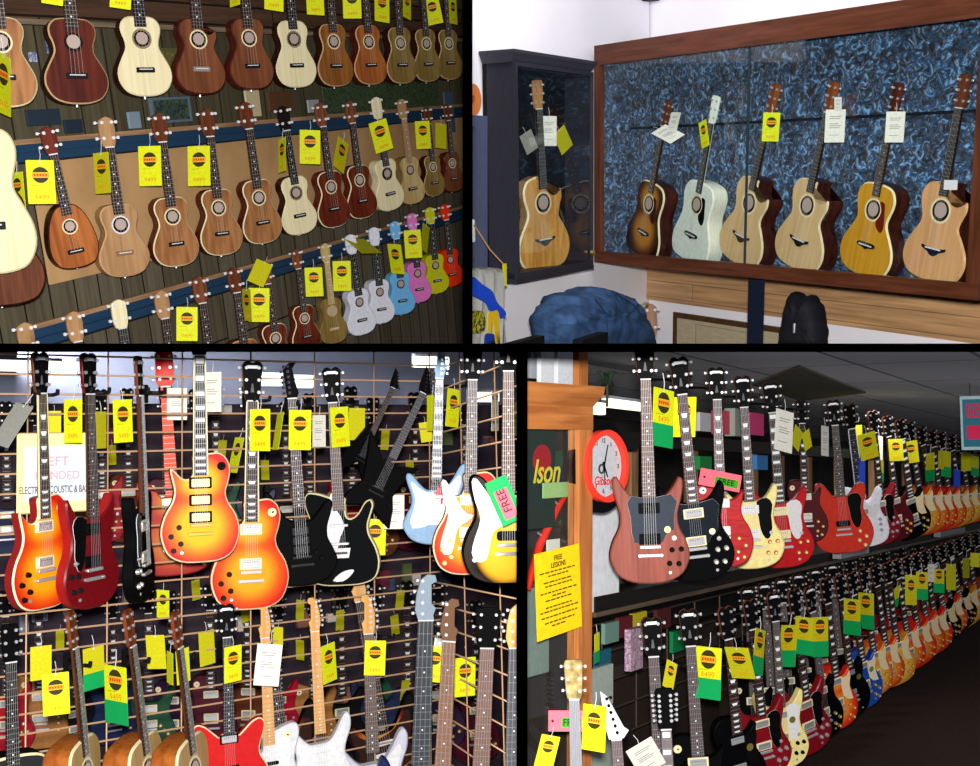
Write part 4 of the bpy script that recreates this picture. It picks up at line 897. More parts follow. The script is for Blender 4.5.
m.add(vs, fs); link('shirt_cloth', m.mesh('shirt_cloth', [solid('8f8f8c', .9, spec=.1)]), parent=sh)
def dec(nm, pts, mat, y=-.045):
    m = MB(); m.prism([(TB.L(px, py, .40).x - TB.L(484, 360, .40).x, TB.L(px, py, .40).z - TB.L(484, 360, .40).z) for px, py in spline(pts, 4)], y, y + .006, 0, (0, 0, 0)); link(nm, m.mesh(nm, [mat]), parent=sh)
dec('blue_print', [(461, 277), (468, 277), (476, 284), (486, 291), (491, 302), (499, 311), (499, 316), (495, 318), (491, 310), (484, 311), (480, 303), (470, 297), (462, 290)], solid('1440b8', .8), -.035)
dec('yellow_print', [(483, 311), (492, 310), (493, 325), (494, 343), (490, 344), (488, 326), (486, 318), (485, 332), (482, 330)], solid('c8a81a', .8), -.034)
dec('blue_dot_print', [(480, 335), (484, 333), (489, 335), (489, 346), (480, 346)], solid('14348c', .8), -.032)
dec('olive_print', [(464, 313), (478, 312), (479, 330), (464, 332)], mottled('2c3016', '8c8414', 60, .8, 1, p0=.46, p1=.54), -.030)
# denim jacket over a stool
DEN = mottled('1c3050', '35547e', 9, .85, .8, bump=.3); pJ = TB.L(592, 352, .55)
def jx(px, py): v = TB.L(px, py, .55); return (v.x - pJ.x, v.z - pJ.z)
jr, jb = lathe_blob('denim_jacket', DEN, TB, (pJ.x, -.55, pJ.z), [jx(*p) for p in [(536, 400), (546, 345), (545, 322), (550, 310), (557, 303), (561, 295), (572, 292), (580, 292), (587, 287), (600, 289), (612, 294), (621, 298), (629, 310), (636, 325), (643, 345), (646, 400)]], .34, 'blue denim jacket heaped over a seat at the bottom of the white wall', 'jacket', 5, .006)
m = MB(); 
for pts in ([(583, 291), (590, 305), (592, 330)], [(583, 291), (603, 303), (622, 325)], [(563, 297), (575, 312), (577, 340)]):
    m.tube([(jx(*p)[0], -.175, jx(*p)[1]) for p in pts], .004, 6)
tag(link('sleeve_fold', m.mesh('sleeve_fold', [solid('22385c', .9)]), parent=jr)); link('brass_button', MB().cyl((jx(621, 303)[0], -.13, jx(621, 303)[1]), (0, -1, .2), .007, .03, 8).mesh('brass_button', [GOLD]), parent=jr)
card(TB, (582, 340), (608, 372), .80, solid('0c0c12', .7), 'black square corner in front of the denim jacket', 'case', 'case', .05)
card(TB, (485, 352), (545, 385), .75, solid('08080c', .7), 'black flat case lying left of the denim jacket', 'case', 'case', .05)
m = MB(); q = TA.L(651, -3, -.2); m.cyl((q.x, .2, q.z), (0, 0, 1), .085, .03, 24, 0, .10).cyl((q.x, .2, q.z - .02), (0, 0, 1), .05, .02, 20, 0, .08); tag(link('ceiling_lamp', m.mesh('ceiling_lamp', [solid('1a1420', .5)]), TA.M), 'dark round lamp housing at the top above the long case', 'lamp')
mark('TR')
# ================================================================ bay 3: left-handed guitars on the wire grid (lower left)
BL = Bay(240, 480, 4.95, (1550, F, -27), (-.006, .032, 1))
_k = BL.W(432, 500, 0); _d = (_k - CAM).y
BS = Bay(432, 500, _d, (-368, F, -135), (0, .03, 1))           # second grid coming back towards the shopper on the right
def hang3(bay, t, T, B, th, lb, off, cat='electric guitar', group=None):
    return inst(t, pose(bay.W(*B, off), bay.W(*T, off), th, t.length), lb, cat, group)
WIRE = solid('c9a07e', .35, .3); BACKM = mottled('1a1c2c', '2c2436', 3, .9, 1)
# rear wall, ceiling and its lamps, partition behind the grid
BL.quad('wall_rear', [(-120, 351.2), (518, 351.2), (518, 860), (-120, 860)], -4.6, .05, solid('8e94ac', .9))
hw_ = BL.lbox('trim_7', BL.L(-150, 500, -1.9).x, BL.L(600, 500, -1.9).x, -1.96, -1.9, BL.L(240, 900, -1.9).z, BL.L(240, 404, -1.9).z, mottled('221c2c', '3c3038', 2.2, .9, 1.5), 'structure')
# hanging fluorescent fittings seen above the partition
for pa, pb, off, lb in [((-30, 359), (62, 372), -3.4, 'long bright ceiling light at the upper left above the wire grid'), ((258, 375), (283, 386), -3.4, 'bright ceiling light glimpsed behind the upper grid, left one of a pair'), ((288, 377), (314, 388), -3.4, 'bright ceiling light glimpsed behind the upper grid, right one of a pair'),
                    ((415, 356), (450, 368), -2.9, 'bright ceiling light behind the white headstock at the upper right of the grid'), ((470, 392), (500, 402), -2.6, 'bright light low behind the right hand bass necks')]:
    a = BL.L(*pa, off); b = BL.L(*pb, off); w = b.x - a.x; h = a.z - b.z; r = empty('ceiling_light', BL.M @ Matrix.Translation((a.x, -off, b.z))); tag(r, lb, 'lamp', 'ceiling lights beyond the wire grid')
    link('housing', MB().box(0, w, 0, .05, h, h + .02).box(0, w, .04, .05, 0, h).mesh('housing', [solid('b8bcc8')], False), parent=r); link('diffuser', MB().rbox(0.005, w - .005, 0.0, .04, 0, h, .01).mesh('diffuser', [emit('fffbe8', 2.2)], False), parent=r)
# the wire grids
def grid(name, lb, bay, xs, zs, off, r=.0032, zr=None, xr=None):
    m = MB(); x0, x1 = xr; z0, z1 = zr
    for z in zs: m.tube([(x0, -off, z), (x1, -off, z)], r * 1.25, 6)
    for x in xs: m.tube([(x, -off + .007, z0), (x, -off + .007, z1)], r, 6)
    return tag(link(name, m.mesh(name, [WIRE]), bay.M), lb, 'wire grid')
gx0 = BL.L(-60, 500).x; gx1 = BL.L(440, 500).x
ztop = BL.L(100, 366).z; step = .0765
def zrow(n): return [ztop + step * 1.5 - step * i for i in range(n)]
zs = [z for z in zrow(30) if z > BL.L(240, 860).z]
grid('wire_grid', 'copper coloured wire grid carrying the left handed guitars', BL, [gx0 + .31 * i for i in range(20) if gx0 + .31 * i < gx1], zs, .0, zr=(zs[-1], zs[0]), xr=(gx0, gx1))
sx1 = BS.L(560, 500).x
zs2 = [BS.L(432, 352).z - .10 * i for i in range(-1, 30)]
grid('wire_grid', 'copper coloured wire grid turning forward at the right side of the lower left shop corner', BS, [.5 * i for i in range(1, 12) if .25 * i < sx1], zs2, .0, zr=(zs2[-1], zs2[0]), xr=(0, sx1)) if sx1 > 0 else grid('wire_grid', 'copper coloured wire grid turning forward at the right side of the lower left shop corner', BS, [-.5 * i for i in range(1, 12) if -.25 * i > sx1], zs2, .0, zr=(zs2[-1], zs2[0]), xr=(sx1, 0))
# templates
CB0, CB1, CB2 = 'e8a428', 'e06018', 'd02c1c'
CBU = burst('e09812', 'd85010', 'c01c10'); CBU3 = burst('e4a818', 'e06018', 'd01c1c'); TSB = burst('dc9414', 'd44c10', 'b01c10'); YSB = burst('e8ac30', 'dca028', '1a0e08', .13, .15, .15, .30, .14)
DKR = solid('6a0c14', .25, coat=.5); BRED = solid('c41c1c', .3, coat=.5); BK = solid('050507', .6, 0, .15); SIDR = solid('8c1c1c', .3, coat=.4); WHT = solid('d2d4da', .3, coat=.3); BLUW = solid('7c9cbc', .35, coat=.3)
AMK = solid('c47a20', .3, .2); BKK = solid('16120e', .4)
E = {}
E['lpL'] = electric('electric_guitar', 'lp', mir=-1, top=CBU, side=SIDR, bind=CREAM, hmat=MAHN, kmat=BKK, inlay='trap', bbind=CREAM)
E['lp3L'] = electric('electric_guitar', 'lp', mir=-1, top=CBU3, side=SIDR, bind=CREAM, pick='hum3', cover=solid('e8d890', .25, .6), kmat=BKK, inlay='block', bbind=CREAM, board=EBONY, bridge=GOLD, ring=BLK)
E['sgL'] = electric('electric_guitar', 'sg', mir=-1, top=DKR, side=solid('a01818', .3, coat=.4), guard=('sghalf', BLK), cover=BLK, ring=BLK, kmat=DARKM, hmat=DKR, inlay='dot')
E['slimK'] = electric('electric_guitar', 'sg', mir=-1, top=BK, side=BK, guard=('sghalf', solid('20242c', .3)), kmat=CHROME, inlay='dot')
E['ibz'] = electric('electric_guitar', 'strat', top=BK, side=BK, head='ibanez', hmat=BK, cover=DARKM, ring=BK, bridge=DARKM, pick='hum3', knobs=2, inlay='dot', pegmat=DARKM, W=.32, D=.045, bf=.43, kmat=BLK)
E['dano'] = electric('electric_guitar', 'tele', top=solid('06080a', .6, 0, .15), side=CREAM, bind=CREAM, guard=('seal', WHITE), pick='lip', knobs=0, sel=False, inlay=None, board=solid('5a4a44', .6), hmat=BLK, W=.345, bf=.43)
E['warl'] = electric('electric_guitar', 'warlock', top=BK, side=BK, head='pointy', hmat=BK, pick='hum', cover=BLK, ring=BK, bridge=DARKM, knobs=2, kmat=BLK, inlay=None, W=.36, bf=.46, board=solid('3a3a42', .5), pegmat=DARKM)
E['vee'] = electric('electric_guitar', 'vee', top=BK, side=BK, head='pointy', hmat=BK, cover=BLK, ring=BK, bridge=DARKM, knobs=2, kmat=BLK, inlay=None, W=.44, bf=.48, pegmat=DARKM)
E['canada'] = electric('electric_guitar', 'strat', mir=-1, top=BLUW, side=BK, head='fender', hmat=BLUW, hface=BLUW, guard=('strat', solid('e8ecf4', .3)), pick='single', cover=WHITE, knobs=3, kmat=WHITE, inlay='block', board=solid('484a54', .5), bf=.41, W=.32)
E['lpwg'] = electric('electric_guitar', 'lp', mir=-1, top=TSB, side=SIDR, bind=CREAM, guard=('offset', WHITE), knobs=4, kmat=solid('e0c060', .3, .3), inlay='dot', hmat=BLK, board=solid('5a504c', .5), sel=False)
E['ric'] = electric('electric_guitar', 'dc', mir=-1, top=YSB, side=BK, bind=BK, guard=('offset', solid('eef2f0', .3)), pick='p90', cover=BLK, knobs=2, kmat=CHROME, inlay='dot', hmat=solid('1c5a3a', .4), board=solid('5a4238', .5), sel=False, W=.36, bf=.45)
E['semiR'] = electric('electric_guitar', 'semi', top=BRED, side=BRED, bind=CREAM, inlay='dot', W=.40, bf=.46, hmat=BLK, board=EBONY, ring=BLK)
E['teleL'] = electric('electric_guitar', 'tele', mir=-1, top=WHT, side=WHT, head='fender', hmat=MAPLE, hface=MAPLE, nmat=MAPLE, board=MAPLE, guard=('tele', WHITE), pick='single', cover=BLK, knobs=2, kmat=CHROME, inlay='dot', bf=.42, W=.32)
E['stratW'] = electric('electric_guitar', 'strat', mir=-1, top=WHT, side=WHT, head='fender', hmat=MAPLE, hface=MAPLE, nmat=MAPLE, board=MAPLE, guard=('strat', WHITE), pick='single', cover=WHITE, knobs=3, kmat=WHITE, inlay='dot', bf=.42, W=.32)
E['stratR'] = electric('electric_guitar', 'strat', mir=-1, top=solid('c4c4d8', .3), side=WHT, head='fender', hmat=MAPLE, hface=MAPLE, nmat=MAPLE, board=solid('5c4c44', .5), guard=('strat', WHITE), pick='single', cover=WHITE, knobs=3, kmat=WHITE, inlay='dot', bf=.42, W=.32)
E['stratS'] = electric('electric_guitar', 'strat', mir=-1, top=burst('c07828', '6a1c10', '0a0606', .13, .15, .15, .30, .14), side=BK, head='fender', hmat=MAPLE, hface=MAPLE, nmat=MAPLE, board=ROSE, guard=('strat', solid('2a140e', .5)), pick='single', cover=WHITE, knobs=3, kmat=WHITE, inlay='dot', bf=.42, W=.32)
def bass(key, body, hm, board, nt=4, face=None, shape='strat', inlay='dot', nw=.055, **k):
    E[key] = electric('bass_guitar', shape, L=1.18, W=.34, bf=.40, hf=.15, top=body, side=body, head='fender' if nt < 5 else 'acoustic', hmat=hm, hface=face or hm, nmat=hm, board=board, pick='single', cover=BLK, knobs=3, kmat=CHROME, nt=nt, inlay=inlay, nw=nw, pegmat=CHROME, **k)
bass('bassK', BK, BK, solid('6c5248', .5), 6, nw=.06); bass('bassN', solid('141c3c', .3, coat=.4), solid('6a4a34', .5), solid('7a5a48', .5), 4, nw=.055); bass('bassG', solid('1a2450', .3, coat=.4), solid('8494a4', .4), solid('3a3e44', .5), 4, nw=.060); bass('bassM', WHT, MAPLE, solid('4a4a50', .5), 4)
E['acK'] = acoustic('acoustic_guitar', shape='dread', W=.40, L=1.04, D=.12, nt=6, head='acoustic', nw=.045, bf=.49, hf=.15, top=solid('26282a', .4), side=BK, bind=CREAM, board=EBONY, bridge='belly', nmat=BK)
E['ac1'] = acoustic('acoustic_guitar', shape='dread', W=.40, L=1.04, D=.12, nt=6, head='slot', nw=.045, bf=.49, hf=.15, top=wood('b89c6c', 'a48452', (60, 60, 2)), side=wood('b06428', '8a4418', (30, 30, 4), .3, .5), bind=CREAM, board=ROSE, bridge='belly', hmat=wood('7a3c20', '5a2814'))
def gd(key, T, B, th, lb, depth):      # those on the grid that comes forward hang at their own distance
    t = E[key]; return inst(t, pose(CAM + ray(*B) * depth, CAM + ray(*T) * depth, th, t.length), lb, 'bass guitar' if key.startswith('bass') else 'electric guitar')
SUSG = 'left handed guitars on the grid'
def g(key, T, B, th, lb, off=.12, bay=BL): return hang3(bay, E[key], T, B, th, lb, off, 'bass guitar' if key.startswith('bass') else ('acoustic guitar' if key.startswith('ac') else 'electric guitar'))
g('lpL', (35, 352), (41, 609), 44, 'cherry sunburst single cutaway guitar at the far left of the grid'); g('sgL', (83, 353), (89, 608), 48, 'dark red double horned guitar right of the pale poster')
g('slimK', (132, 356), (140, 602), 74, 'black guitar seen almost edge on, right of the dark red one'); g('lp3L', (198, 316), (200, 562), 9, 'orange sunburst guitar with three cream pickups, in front at the centre', off=.30)
g('lpL', (251, 361), (249, 609), 12, 'cherry sunburst guitar half hidden behind the three pickup one'); g('ibz', (289, 362), (303, 585), 8, 'all black slim guitar with reversed headstock beside the cherry sunburst one')
g('dano', (332, 367), (344, 585), -10, 'black guitar with cream edge and white leaf shaped pickguard'); g('warl', (432, 372), (366, 512), 10, 'black pointed guitar hung at a steep tilt', off=.16)
g('vee', (399, 372), (352, 474), 20, 'second black pointed guitar tilted behind the first', off=.04)
gd('canada', (440, 346), (434, 544), 4, 'pale blue and white guitar with a red leaf on its pickguard', 4.7); gd('lpwg', (472, 342), (468, 574), 9, 'sunburst guitar with long white pickguard, second from the right end of the upper row', 4.35)
gd('ric', (507, 330), (507, 583), 9, 'yellow sunburst guitar with black edge at the right end of the upper row', 3.95)
leaf = [(0, .06), (.012, .035), (.03, .042), (.026, .02), (.05, .012), (.03, -.004), (.034, -.02), (.006, -.016), (.004, -.05), (-.004, -.05), (-.006, -.016), (-.034, -.02), (-.03, -.004), (-.05, .012), (-.026, .02), (-.03, .042), (-.012, .035)]
cg = [o for o in C.objects if o.get('label', '').startswith('pale blue and white')][0]
lm = MB(); lm.prism([(x * .9 + .03, z * 1.1 + .25) for x, z in leaf], -.031, -.0285, 0, (0, 0, 0)); link('leaf_emblem', lm.mesh('leaf_emblem', [solid('c81c34', .5)], False), parent=cg)
# lower row
g('acK', (5, 622), (10, 880), 18, 'black acoustic guitar with cream bound neck at the lower left corner'); g('ac1', (57, 612), (82, 862), 66, 'orange brown sided acoustic guitar nearest the lower left', off=.2)
g('ac1', (114, 610), (146, 860), 63, 'acoustic guitar with orange brown side beside the yellow and green tag', off=.2); g('ac1', (162, 612), (192, 858), 64, 'third brown acoustic guitar of the lower row', off=.2)
g('semiR', (225, 603), (230, 808), 9, 'bright red semi hollow guitar with black headstock in the lower row'); g('teleL', (262, 602), (271, 815), 12, 'white guitar with maple neck under the white tag')
g('stratW', (312, 597), (323, 800), 9, 'white double horned guitar with maple neck in the lower row'); g('stratR', (366, 594), (374, 830), 9, 'pale white guitar with dark fingerboard in the lower row')
g('stratS', (352, 560), (392, 800), 10, 'dark sunburst guitar behind the pale white one', off=-.12)
g('stratS', (258, 560), (288, 812), 10, 'dark sunburst guitar behind the white maple necked ones', off=-.12)
gd('bassG', (426, 574), (416, 876), 9, 'wide necked bass with a silvery blue headstock', 4.6); gd('bassN', (452, 598), (438, 880), -6, 'bass guitar with brown neck and dark blue body', 4.4); gd('bassK', (488, 606), (474, 880), 9, 'black bass with six chrome tuning pegs in the lower row', 4.1)
gd('bassM', (515, 604), (510, 890), 9, 'bass with maple headstock at the right edge of the lower row', 3.78)
# hangers: black arm and yoke under each headstock
def hanger(bay, px, py, off, label, w=.05):
    if 'H' not in U:
        t = Tpl('guitar_hanger', 1); m = MB(); m.tube([(0, .0, 0), (0, -.055, .0), (0, -.10, -.004)], .006, 8); m.rbox(-.022, .022, -.004, .004, -.045, .03, .006); t.part('arm', m.mesh('arm', [BLK]))
        m = MB(); m.tube([(-.034, -.155, .014), (-.034, -.15, -.002), (-.030, -.11, -.006), (0, -.095, -.006), (.030, -.11, -.006), (.034, -.15, -.002), (.034, -.155, .014)], .0075, 8); t.part('yoke', m.mesh('yoke', [solid('141418', .6)])); U['H'] = t
    p = bay.W(px, py, 0.012); M = bay.M.to_3x3().to_4x4() @ Matrix.Diagonal((1, max(.4, off / .12), 1, 1)); M.translation = p
    return inst(U['H'], M, label, 'guitar hanger', 'guitar hangers')
for px, py, off, lb in [(37, 394, .12, 'far left sunburst guitar'), (88, 392, .12, 'dark red guitar'), (143, 392, .12, 'edge on black guitar'), (247, 400, .12, 'half hidden sunburst guitar'), (289, 404, .12, 'all black slim guitar'), (334, 404, .12, 'black guitar with cream edge'), (440, 386, .14, 'pale blue guitar'),
    (69, 660, .12, 'leftmost brown acoustic'), (127, 656, .12, 'second brown acoustic'), (172, 651, .12, 'third brown acoustic'), (221, 648, .12, 'red semi hollow guitar'), (264, 642, .12, 'white guitar under the white tag'), (314, 637, .12, 'white double horned guitar'), (370, 633, .12, 'pale white guitar')]:
    hanger(BL, px, py, off, f'black guitar hanger holding the {lb}')
# instruments on the racks behind the grid
def far_g(key, top, **k):
    E[key] = electric('electric_guitar', top=top, side=top, lod=1, **k)
for key, c, sh in [('f_red', 'a8142c', 'sg'), ('f_dk', '2a1430', 'lp'), ('f_navy', '1a2448', 'strat'), ('f_brn', '5c2c18', 'lp'), ('f_blk', '101014', 'strat'), ('f_wine', '4c1024', 'lp'), ('f_tan', 'a06a38', 'tele'), ('f_grn', '1c4a34', 'strat')]:
    far_g(key, solid(c, .35, coat=.3), shape=sh, knobs=3)
E['bred'] = electric('electric_guitar', 'dc', top=burst('b46424', 'a82a1a', '8c1414'), side=solid('901818', .4), head='slot', hmat=solid('d82c20', .3), nmat=solid('c83020', .35), board=solid('d84c28', .4), W=.36, inlay=None, lod=1)
hang3(BL, E['bred'], (163, 350), (176, 575), 4, 'bright red guitar with red neck hanging behind the grid', -.35)
kk = ['f_wine', 'f_navy', 'f_red', 'f_dk', 'f_blk', 'f_brn', 'f_grn', 'f_tan']
col_w = dict(f_wine='wine red', f_navy='navy blue', f_red='red', f_dk='dark purple', f_blk='black', f_brn='brown', f_grn='dark green', f_tan='tan')
rr = random.Random(11)
for i, px in enumerate(range(4, 500, 31)):
    k = kk[(i * 3 + 1) % 8]; q = px + rr.randint(-6, 6); hang3(BL, E[k], (q, 392 + rr.randint(-8, 10)), (q + 2, 548 + rr.randint(-8, 10)), rr.randint(-20, 30), f'{col_w[k]} guitar on the shadowy back rack behind the upper row', -1.6, group='guitars on the back rack, upper')
for i, px in enumerate(range(12, 500, 33)):
    k = kk[(i * 5 + 2) % 8]; q = px + rr.randint(-6, 6); hang3(BL, E[k], (q, 590 + rr.randint(-10, 10)), (q + 2, 752 + rr.randint(-10, 10)), rr.randint(-20, 30), f'{col_w[k]} guitar on the shadowy back rack behind the lower row', -1.6, group='guitars on the back rack, lower')
# price tags
for px, py, w, h, k, roll, off, lb in [
    (73, 421, 17, 44, 'ym', 0, .2, 'yellow tag between the far left sunburst and dark red guitars'), (123, 421, 18, 43, 'ym', 2, .2, 'yellow tag right of the dark red guitar'), (54, 422, 18, 22, 'o', 0, -.1, 'dull yellow tag behind the grid above the pale poster'),
    (101, 430, 10, 37, 'o', 0, .05, 'narrow dull yellow tag on the dark red guitar neck'), (12, 425, 17, 48, 'k', -32, .2, 'grey tag tilted strongly at the upper left of the grid'), (212, 392, 18, 40, 'w', 0, .3, 'white tag right of the three pickup guitar neck'),
    (177, 404, 20, 32, 'w', 0, -.3, 'pale card behind the three pickup guitar neck'), (260, 430, 20, 42, 'ym', 0, .2, 'yellow tag right of the half hidden sunburst guitar neck'), (278, 431, 6, 38, 'y', -8, .15, 'yellow tag edge on left of the slim black guitar neck'),
    (300, 430, 22, 40, 'ym', -1, .2, 'yellow tag right of the slim black guitar neck'), (319, 431, 13, 32, 'w', 0, .1, 'white tag between two yellow ones in the upper row'), (340, 427, 18, 40, 'ym', 3, .2, 'yellow tag over the black cream edged guitar neck'),
    (357, 424, 16, 32, 'o', 0, .02, 'dull yellow tag right of the black cream edged guitar'), (432, 413, 10, 36, 'y', 0, .2, 'narrow yellow tag left of the pale blue guitar neck'), (453, 408, 13, 38, 'ym', -4, .3, 'yellow tag right of the pale blue guitar neck'),
    (426, 432, 22, 20, 'o', 8, .0, 'dull yellow tag behind the pale blue guitar neck'), (495, 411, 7, 40, 'w', 0, .4, 'white strip tag between the two right hand sunburst guitars'), (514, 419, 6, 34, 'y', 0, .55, 'yellow tag cut by the dark divider, upper row'),
    (163, 604, 12, 28, 'ym', 0, -.15, 'yellow tag below the red guitar behind the grid'), (236, 455, 9, 36, 'ym', -12, -.1, 'leaning yellow tag behind the half hidden sunburst guitar'),
    (375, 537, 22, 36, 'ym', -2, .04, 'yellow tag right of the black cream edged body'), (394, 512, 22, 34, 'w', 0, .18, 'white tag under the tilted black guitar'), (56, 694, 26, 42, 'ym', 2, .2, 'yellow tag nearest the lower left, beside the leftmost acoustic'),
    (41, 663, 20, 34, 'o', 0, .05, 'dull yellow tag behind the leftmost lower one'), (94, 668, 20, 42, 'og', 2, .05, 'dull yellow and green tag left of the second acoustic neck'), (116, 695, 21, 58, 'ymg', 2, .2, 'yellow and green tag in front of the second acoustic'),
    (156, 652, 18, 34, 'o', 4, .05, 'dull yellow tag left of the third acoustic neck'), (170, 668, 6, 32, 'y', 0, .15, 'narrow yellow tag touching the third acoustic neck'), (183, 666, 13, 34, 'y', 3, .2, 'plain yellow tag right of the third acoustic neck'),
    (207, 648, 15, 34, 'o', 3, .0, 'dull yellow tag behind the red semi hollow guitar head'), (233, 664, 17, 36, 'ym', 0, .2, 'yellow tag right of the red semi hollow guitar neck'), (268, 665, 26, 42, 'w', -6, .25, 'large white tag on the white guitar neck'),
    (278, 637, 10, 20, 'o', 0, .0, 'dull yellow tag behind the large white tag'), (329, 663, 14, 38, 'ym', 4, .2, 'yellow tag right of the white double horned guitar neck'), (375, 658, 24, 35, 'ym', -2, .2, 'yellow tag on the pale white guitar neck'),
    (434, 664, 23, 36, 'ym', -7, .36, 'yellow tag between the wide bass neck and the brown bass neck'), (438, 645, 18, 14, 'w', -8, .30, 'white card behind the yellow tag between the bass necks'), (465, 677, 21, 39, 'ym', -1, .46, 'yellow tag left of the six peg bass neck')]:
    hang_tag(BL, px, py, w, h, '', k, roll, off=off, label=lb, group='price tags on the wire grid')
for i, (px, py) in enumerate([(30, 470), (112, 455), (222, 450), (265, 470), (385, 440), (410, 470), (145, 590), (196, 590), (300, 610), (395, 625), (340, 620), (245, 612), (60, 640), (405, 690), (300, 650), (400, 600)]):
    hang_tag(BL, px, py, 8 + (i * 5) % 5, 20, '', 'o', (i * 7) % 13 - 6, off=-1.5, label='small dull yellow tag on the shadowy back rack', group='tags on the back rack')
# free gift card (green with pink centre), pale poster
fc = empty('sale_card', pose(CAM + ray(514, 522) * 3.80, CAM + ray(495, 479) * 3.80, 6, .2)); tag(fc, 'green card with a pink centre leaning across the rightmost upper guitar', 'card')
link('green_sheet', MB().rbox(-.05, .05, -.001, .001, 0, .2, .004).mesh('green_sheet', [GRN], False), parent=fc); link('pink_centre', MB().rbox(-.03, .03, -.0025, -.001, .02, .15, .003).mesh('pink_centre', [PNK], False), parent=fc)
text('FREE', .05, solid('3a1018'), fc, (0, -.0032, .10), rot=(R(90), R(-90), 0))
a = BL.L(17, 434, .03); b = BL.L(88, 510, .03); po = empty('poster', BL.M @ Matrix.Translation(((a.x + b.x) / 2, -.03, b.z))); tag(po, 'cream poster with a pale blue panel and pink lettering behind the left guitars', 'poster'); pw = (b.x - a.x) / 2; ph = a.z - b.z
link('sheet', MB().box(-pw, pw, 0, .004, 0, ph).mesh('sheet', [solid('f2eda0', .7)], False), parent=po); link('blue_panel', MB().box(-pw * .72, pw * .86, -.001, 0, ph * .17, ph * .80).mesh('blue_panel', [solid('c8dcec', .7)], False), parent=po)
link('white_border', MB().box(-pw * .80, pw * .94, -.0006, 0, ph * .13, ph * .84).mesh('white_border', [WHITE], False), parent=po)
PKT = solid('e8a0ac', .7); text('LEFT', ph * .17, PKT, po, (pw * .05, -.002, ph * .64)); text('HANDED', ph * .15, PKT, po, (pw * .12, -.002, ph * .46), sx=.9); text('ELECTRIC, ACOUSTIC & BASS', ph * .13, solid('6a4a50', .7), po, (pw * .06, -.002, ph * .28), sx=.52)
# loose clutter on the rear partition
for i in range(46):
    px = rr.randint(-10, 510); py = rr.choice([rr.randint(400, 440), rr.randint(540, 620), rr.randint(560, 740)]); c = rr.choice(['7c8498', '3c3a58', '8a5a4c', '5c6a40', '40506a', '9c8c7c', '6a2438', 'c8c4c0', '20242c']); w = rr.randint(6, 16); h = rr.randint(6, 18)
    card(BL, (px, py), (px + w, py + h), -1.83, mottled(c, c, 10, .7), 'small packet of accessories on the dark partition behind the grid', 'packet', 'accessory_packet', .03)['group'] = 'packets on the rear partition'
mark('BL')
BACKLIGHT = 1
area('shop_light', BL.W(250, 300, .2) + Vector((0, -.3, .9)), BL.W(250, 560, -.5), 60, 2.0, .3, (1, .97, .9)) if False else None
# ================================================================ bay 4: long double row of electric guitars (lower right)
BR = Bay(650, 470, 5.15, (720, F, -95), (.011, .076, 1)); VPB = (1210, 478)
def br(name, xa, xb, x0, yt, yb, o0, o1, mat, kind=None): return hband(BR, name, xa, xb, x0, yt, yb, o0, o1, mat, kind, VPB)
CARP = mottled('241812', '3c281c', 60, .95, 0, p0=.3, p1=.7); CEIL = solid('8e9298', .9, spec=.1)
def slab(name, zpx, off0, off1, xl, xr, mat, up=True, th=.05):   # level slab in the row's own frame
    z = BR.L(*zpx).z; return BR.lbox(name, xl, xr, off0, off1, z if up else z - th, z + th if up else z, mat, 'structure')
xe = BR.L(1010, 480).x; xs = BR.L(470, 480, 0).x
# far end wall and back wall
XEND = BR.L(1000, 470).x
BR.quad('wall_side', [(526, 351.3), (1080, 351.3), (1080, 900), (526, 900)], -3.2, .04, mottled('3a3634', '4a4642', 2, .9))
zc = BR.L(643, 338, .30).z + .05
def ceil_tiles():
    m, nt, p = newmat('ceiling_tiles'); t = coordsep(nt); br_ = nt.nodes.new('ShaderNodeTexBrick'); br_.offset = 0; br_.inputs['Scale'].default_value = 1; br_.inputs['Brick Width'].default_value = 1.22; br_.inputs['Row Height'].default_value = .61
    br_.inputs['Mortar Size'].default_value = .012; br_.inputs['Color1'].default_value = col('dce0e8'); br_.inputs['Color2'].default_value = col('ccd0d8'); br_.inputs['Mortar'].default_value = col('80848c'); nt.links.new(t.outputs['Object'], br_.inputs[0]); nt.links.new(br_.outputs[0], p.inputs['Base Color']); p.inputs['Roughness'].default_value = .95
    return m
cpts = [BR.L(*q, 0) for q in [(700, 404)]]
def plane_hit(px, py, z):       # where the view through (px, py) meets the level plane z of the row's frame
    o = BR.I @ CAM; r = BR.I.to_3x3() @ ray(px, py); t = (z - o.z) / r.z; return o + r * t
def level_quad(name, pix, z, th, mat):
    P = [plane_hit(px, py, z) for px, py in pix]; m = MB(); n = len(P); m.add([tuple(p) for p in P] + [(p.x, p.y, p.z + th) for p in P], [list(range(n)), list(range(n, 2 * n))[::-1]] + [(i, (i + 1) % n, n + (i + 1) % n, n + i) for i in range(n)])
    return tag(link(name, m.mesh(name, [mat], False), BR.M), kind='structure')
level_quad('ceiling', [(526, 351.2), (1140, 351.2), (1140, 470), (1060, 468), (526, 430)], zc, .05, ceil_tiles())
level_quad('ceiling_panel', [(752, 385), (799, 367), (866, 393), (800, 401)], zc - .012, .011, solid('6a6a60', .9))
zf = BR.L(860, 728, .0).z
fl = level_quad('floor', [(526, 900), (526, 640), (1190, 486), (1400, 560), (1400, 900)], zf, -.05, CARP)
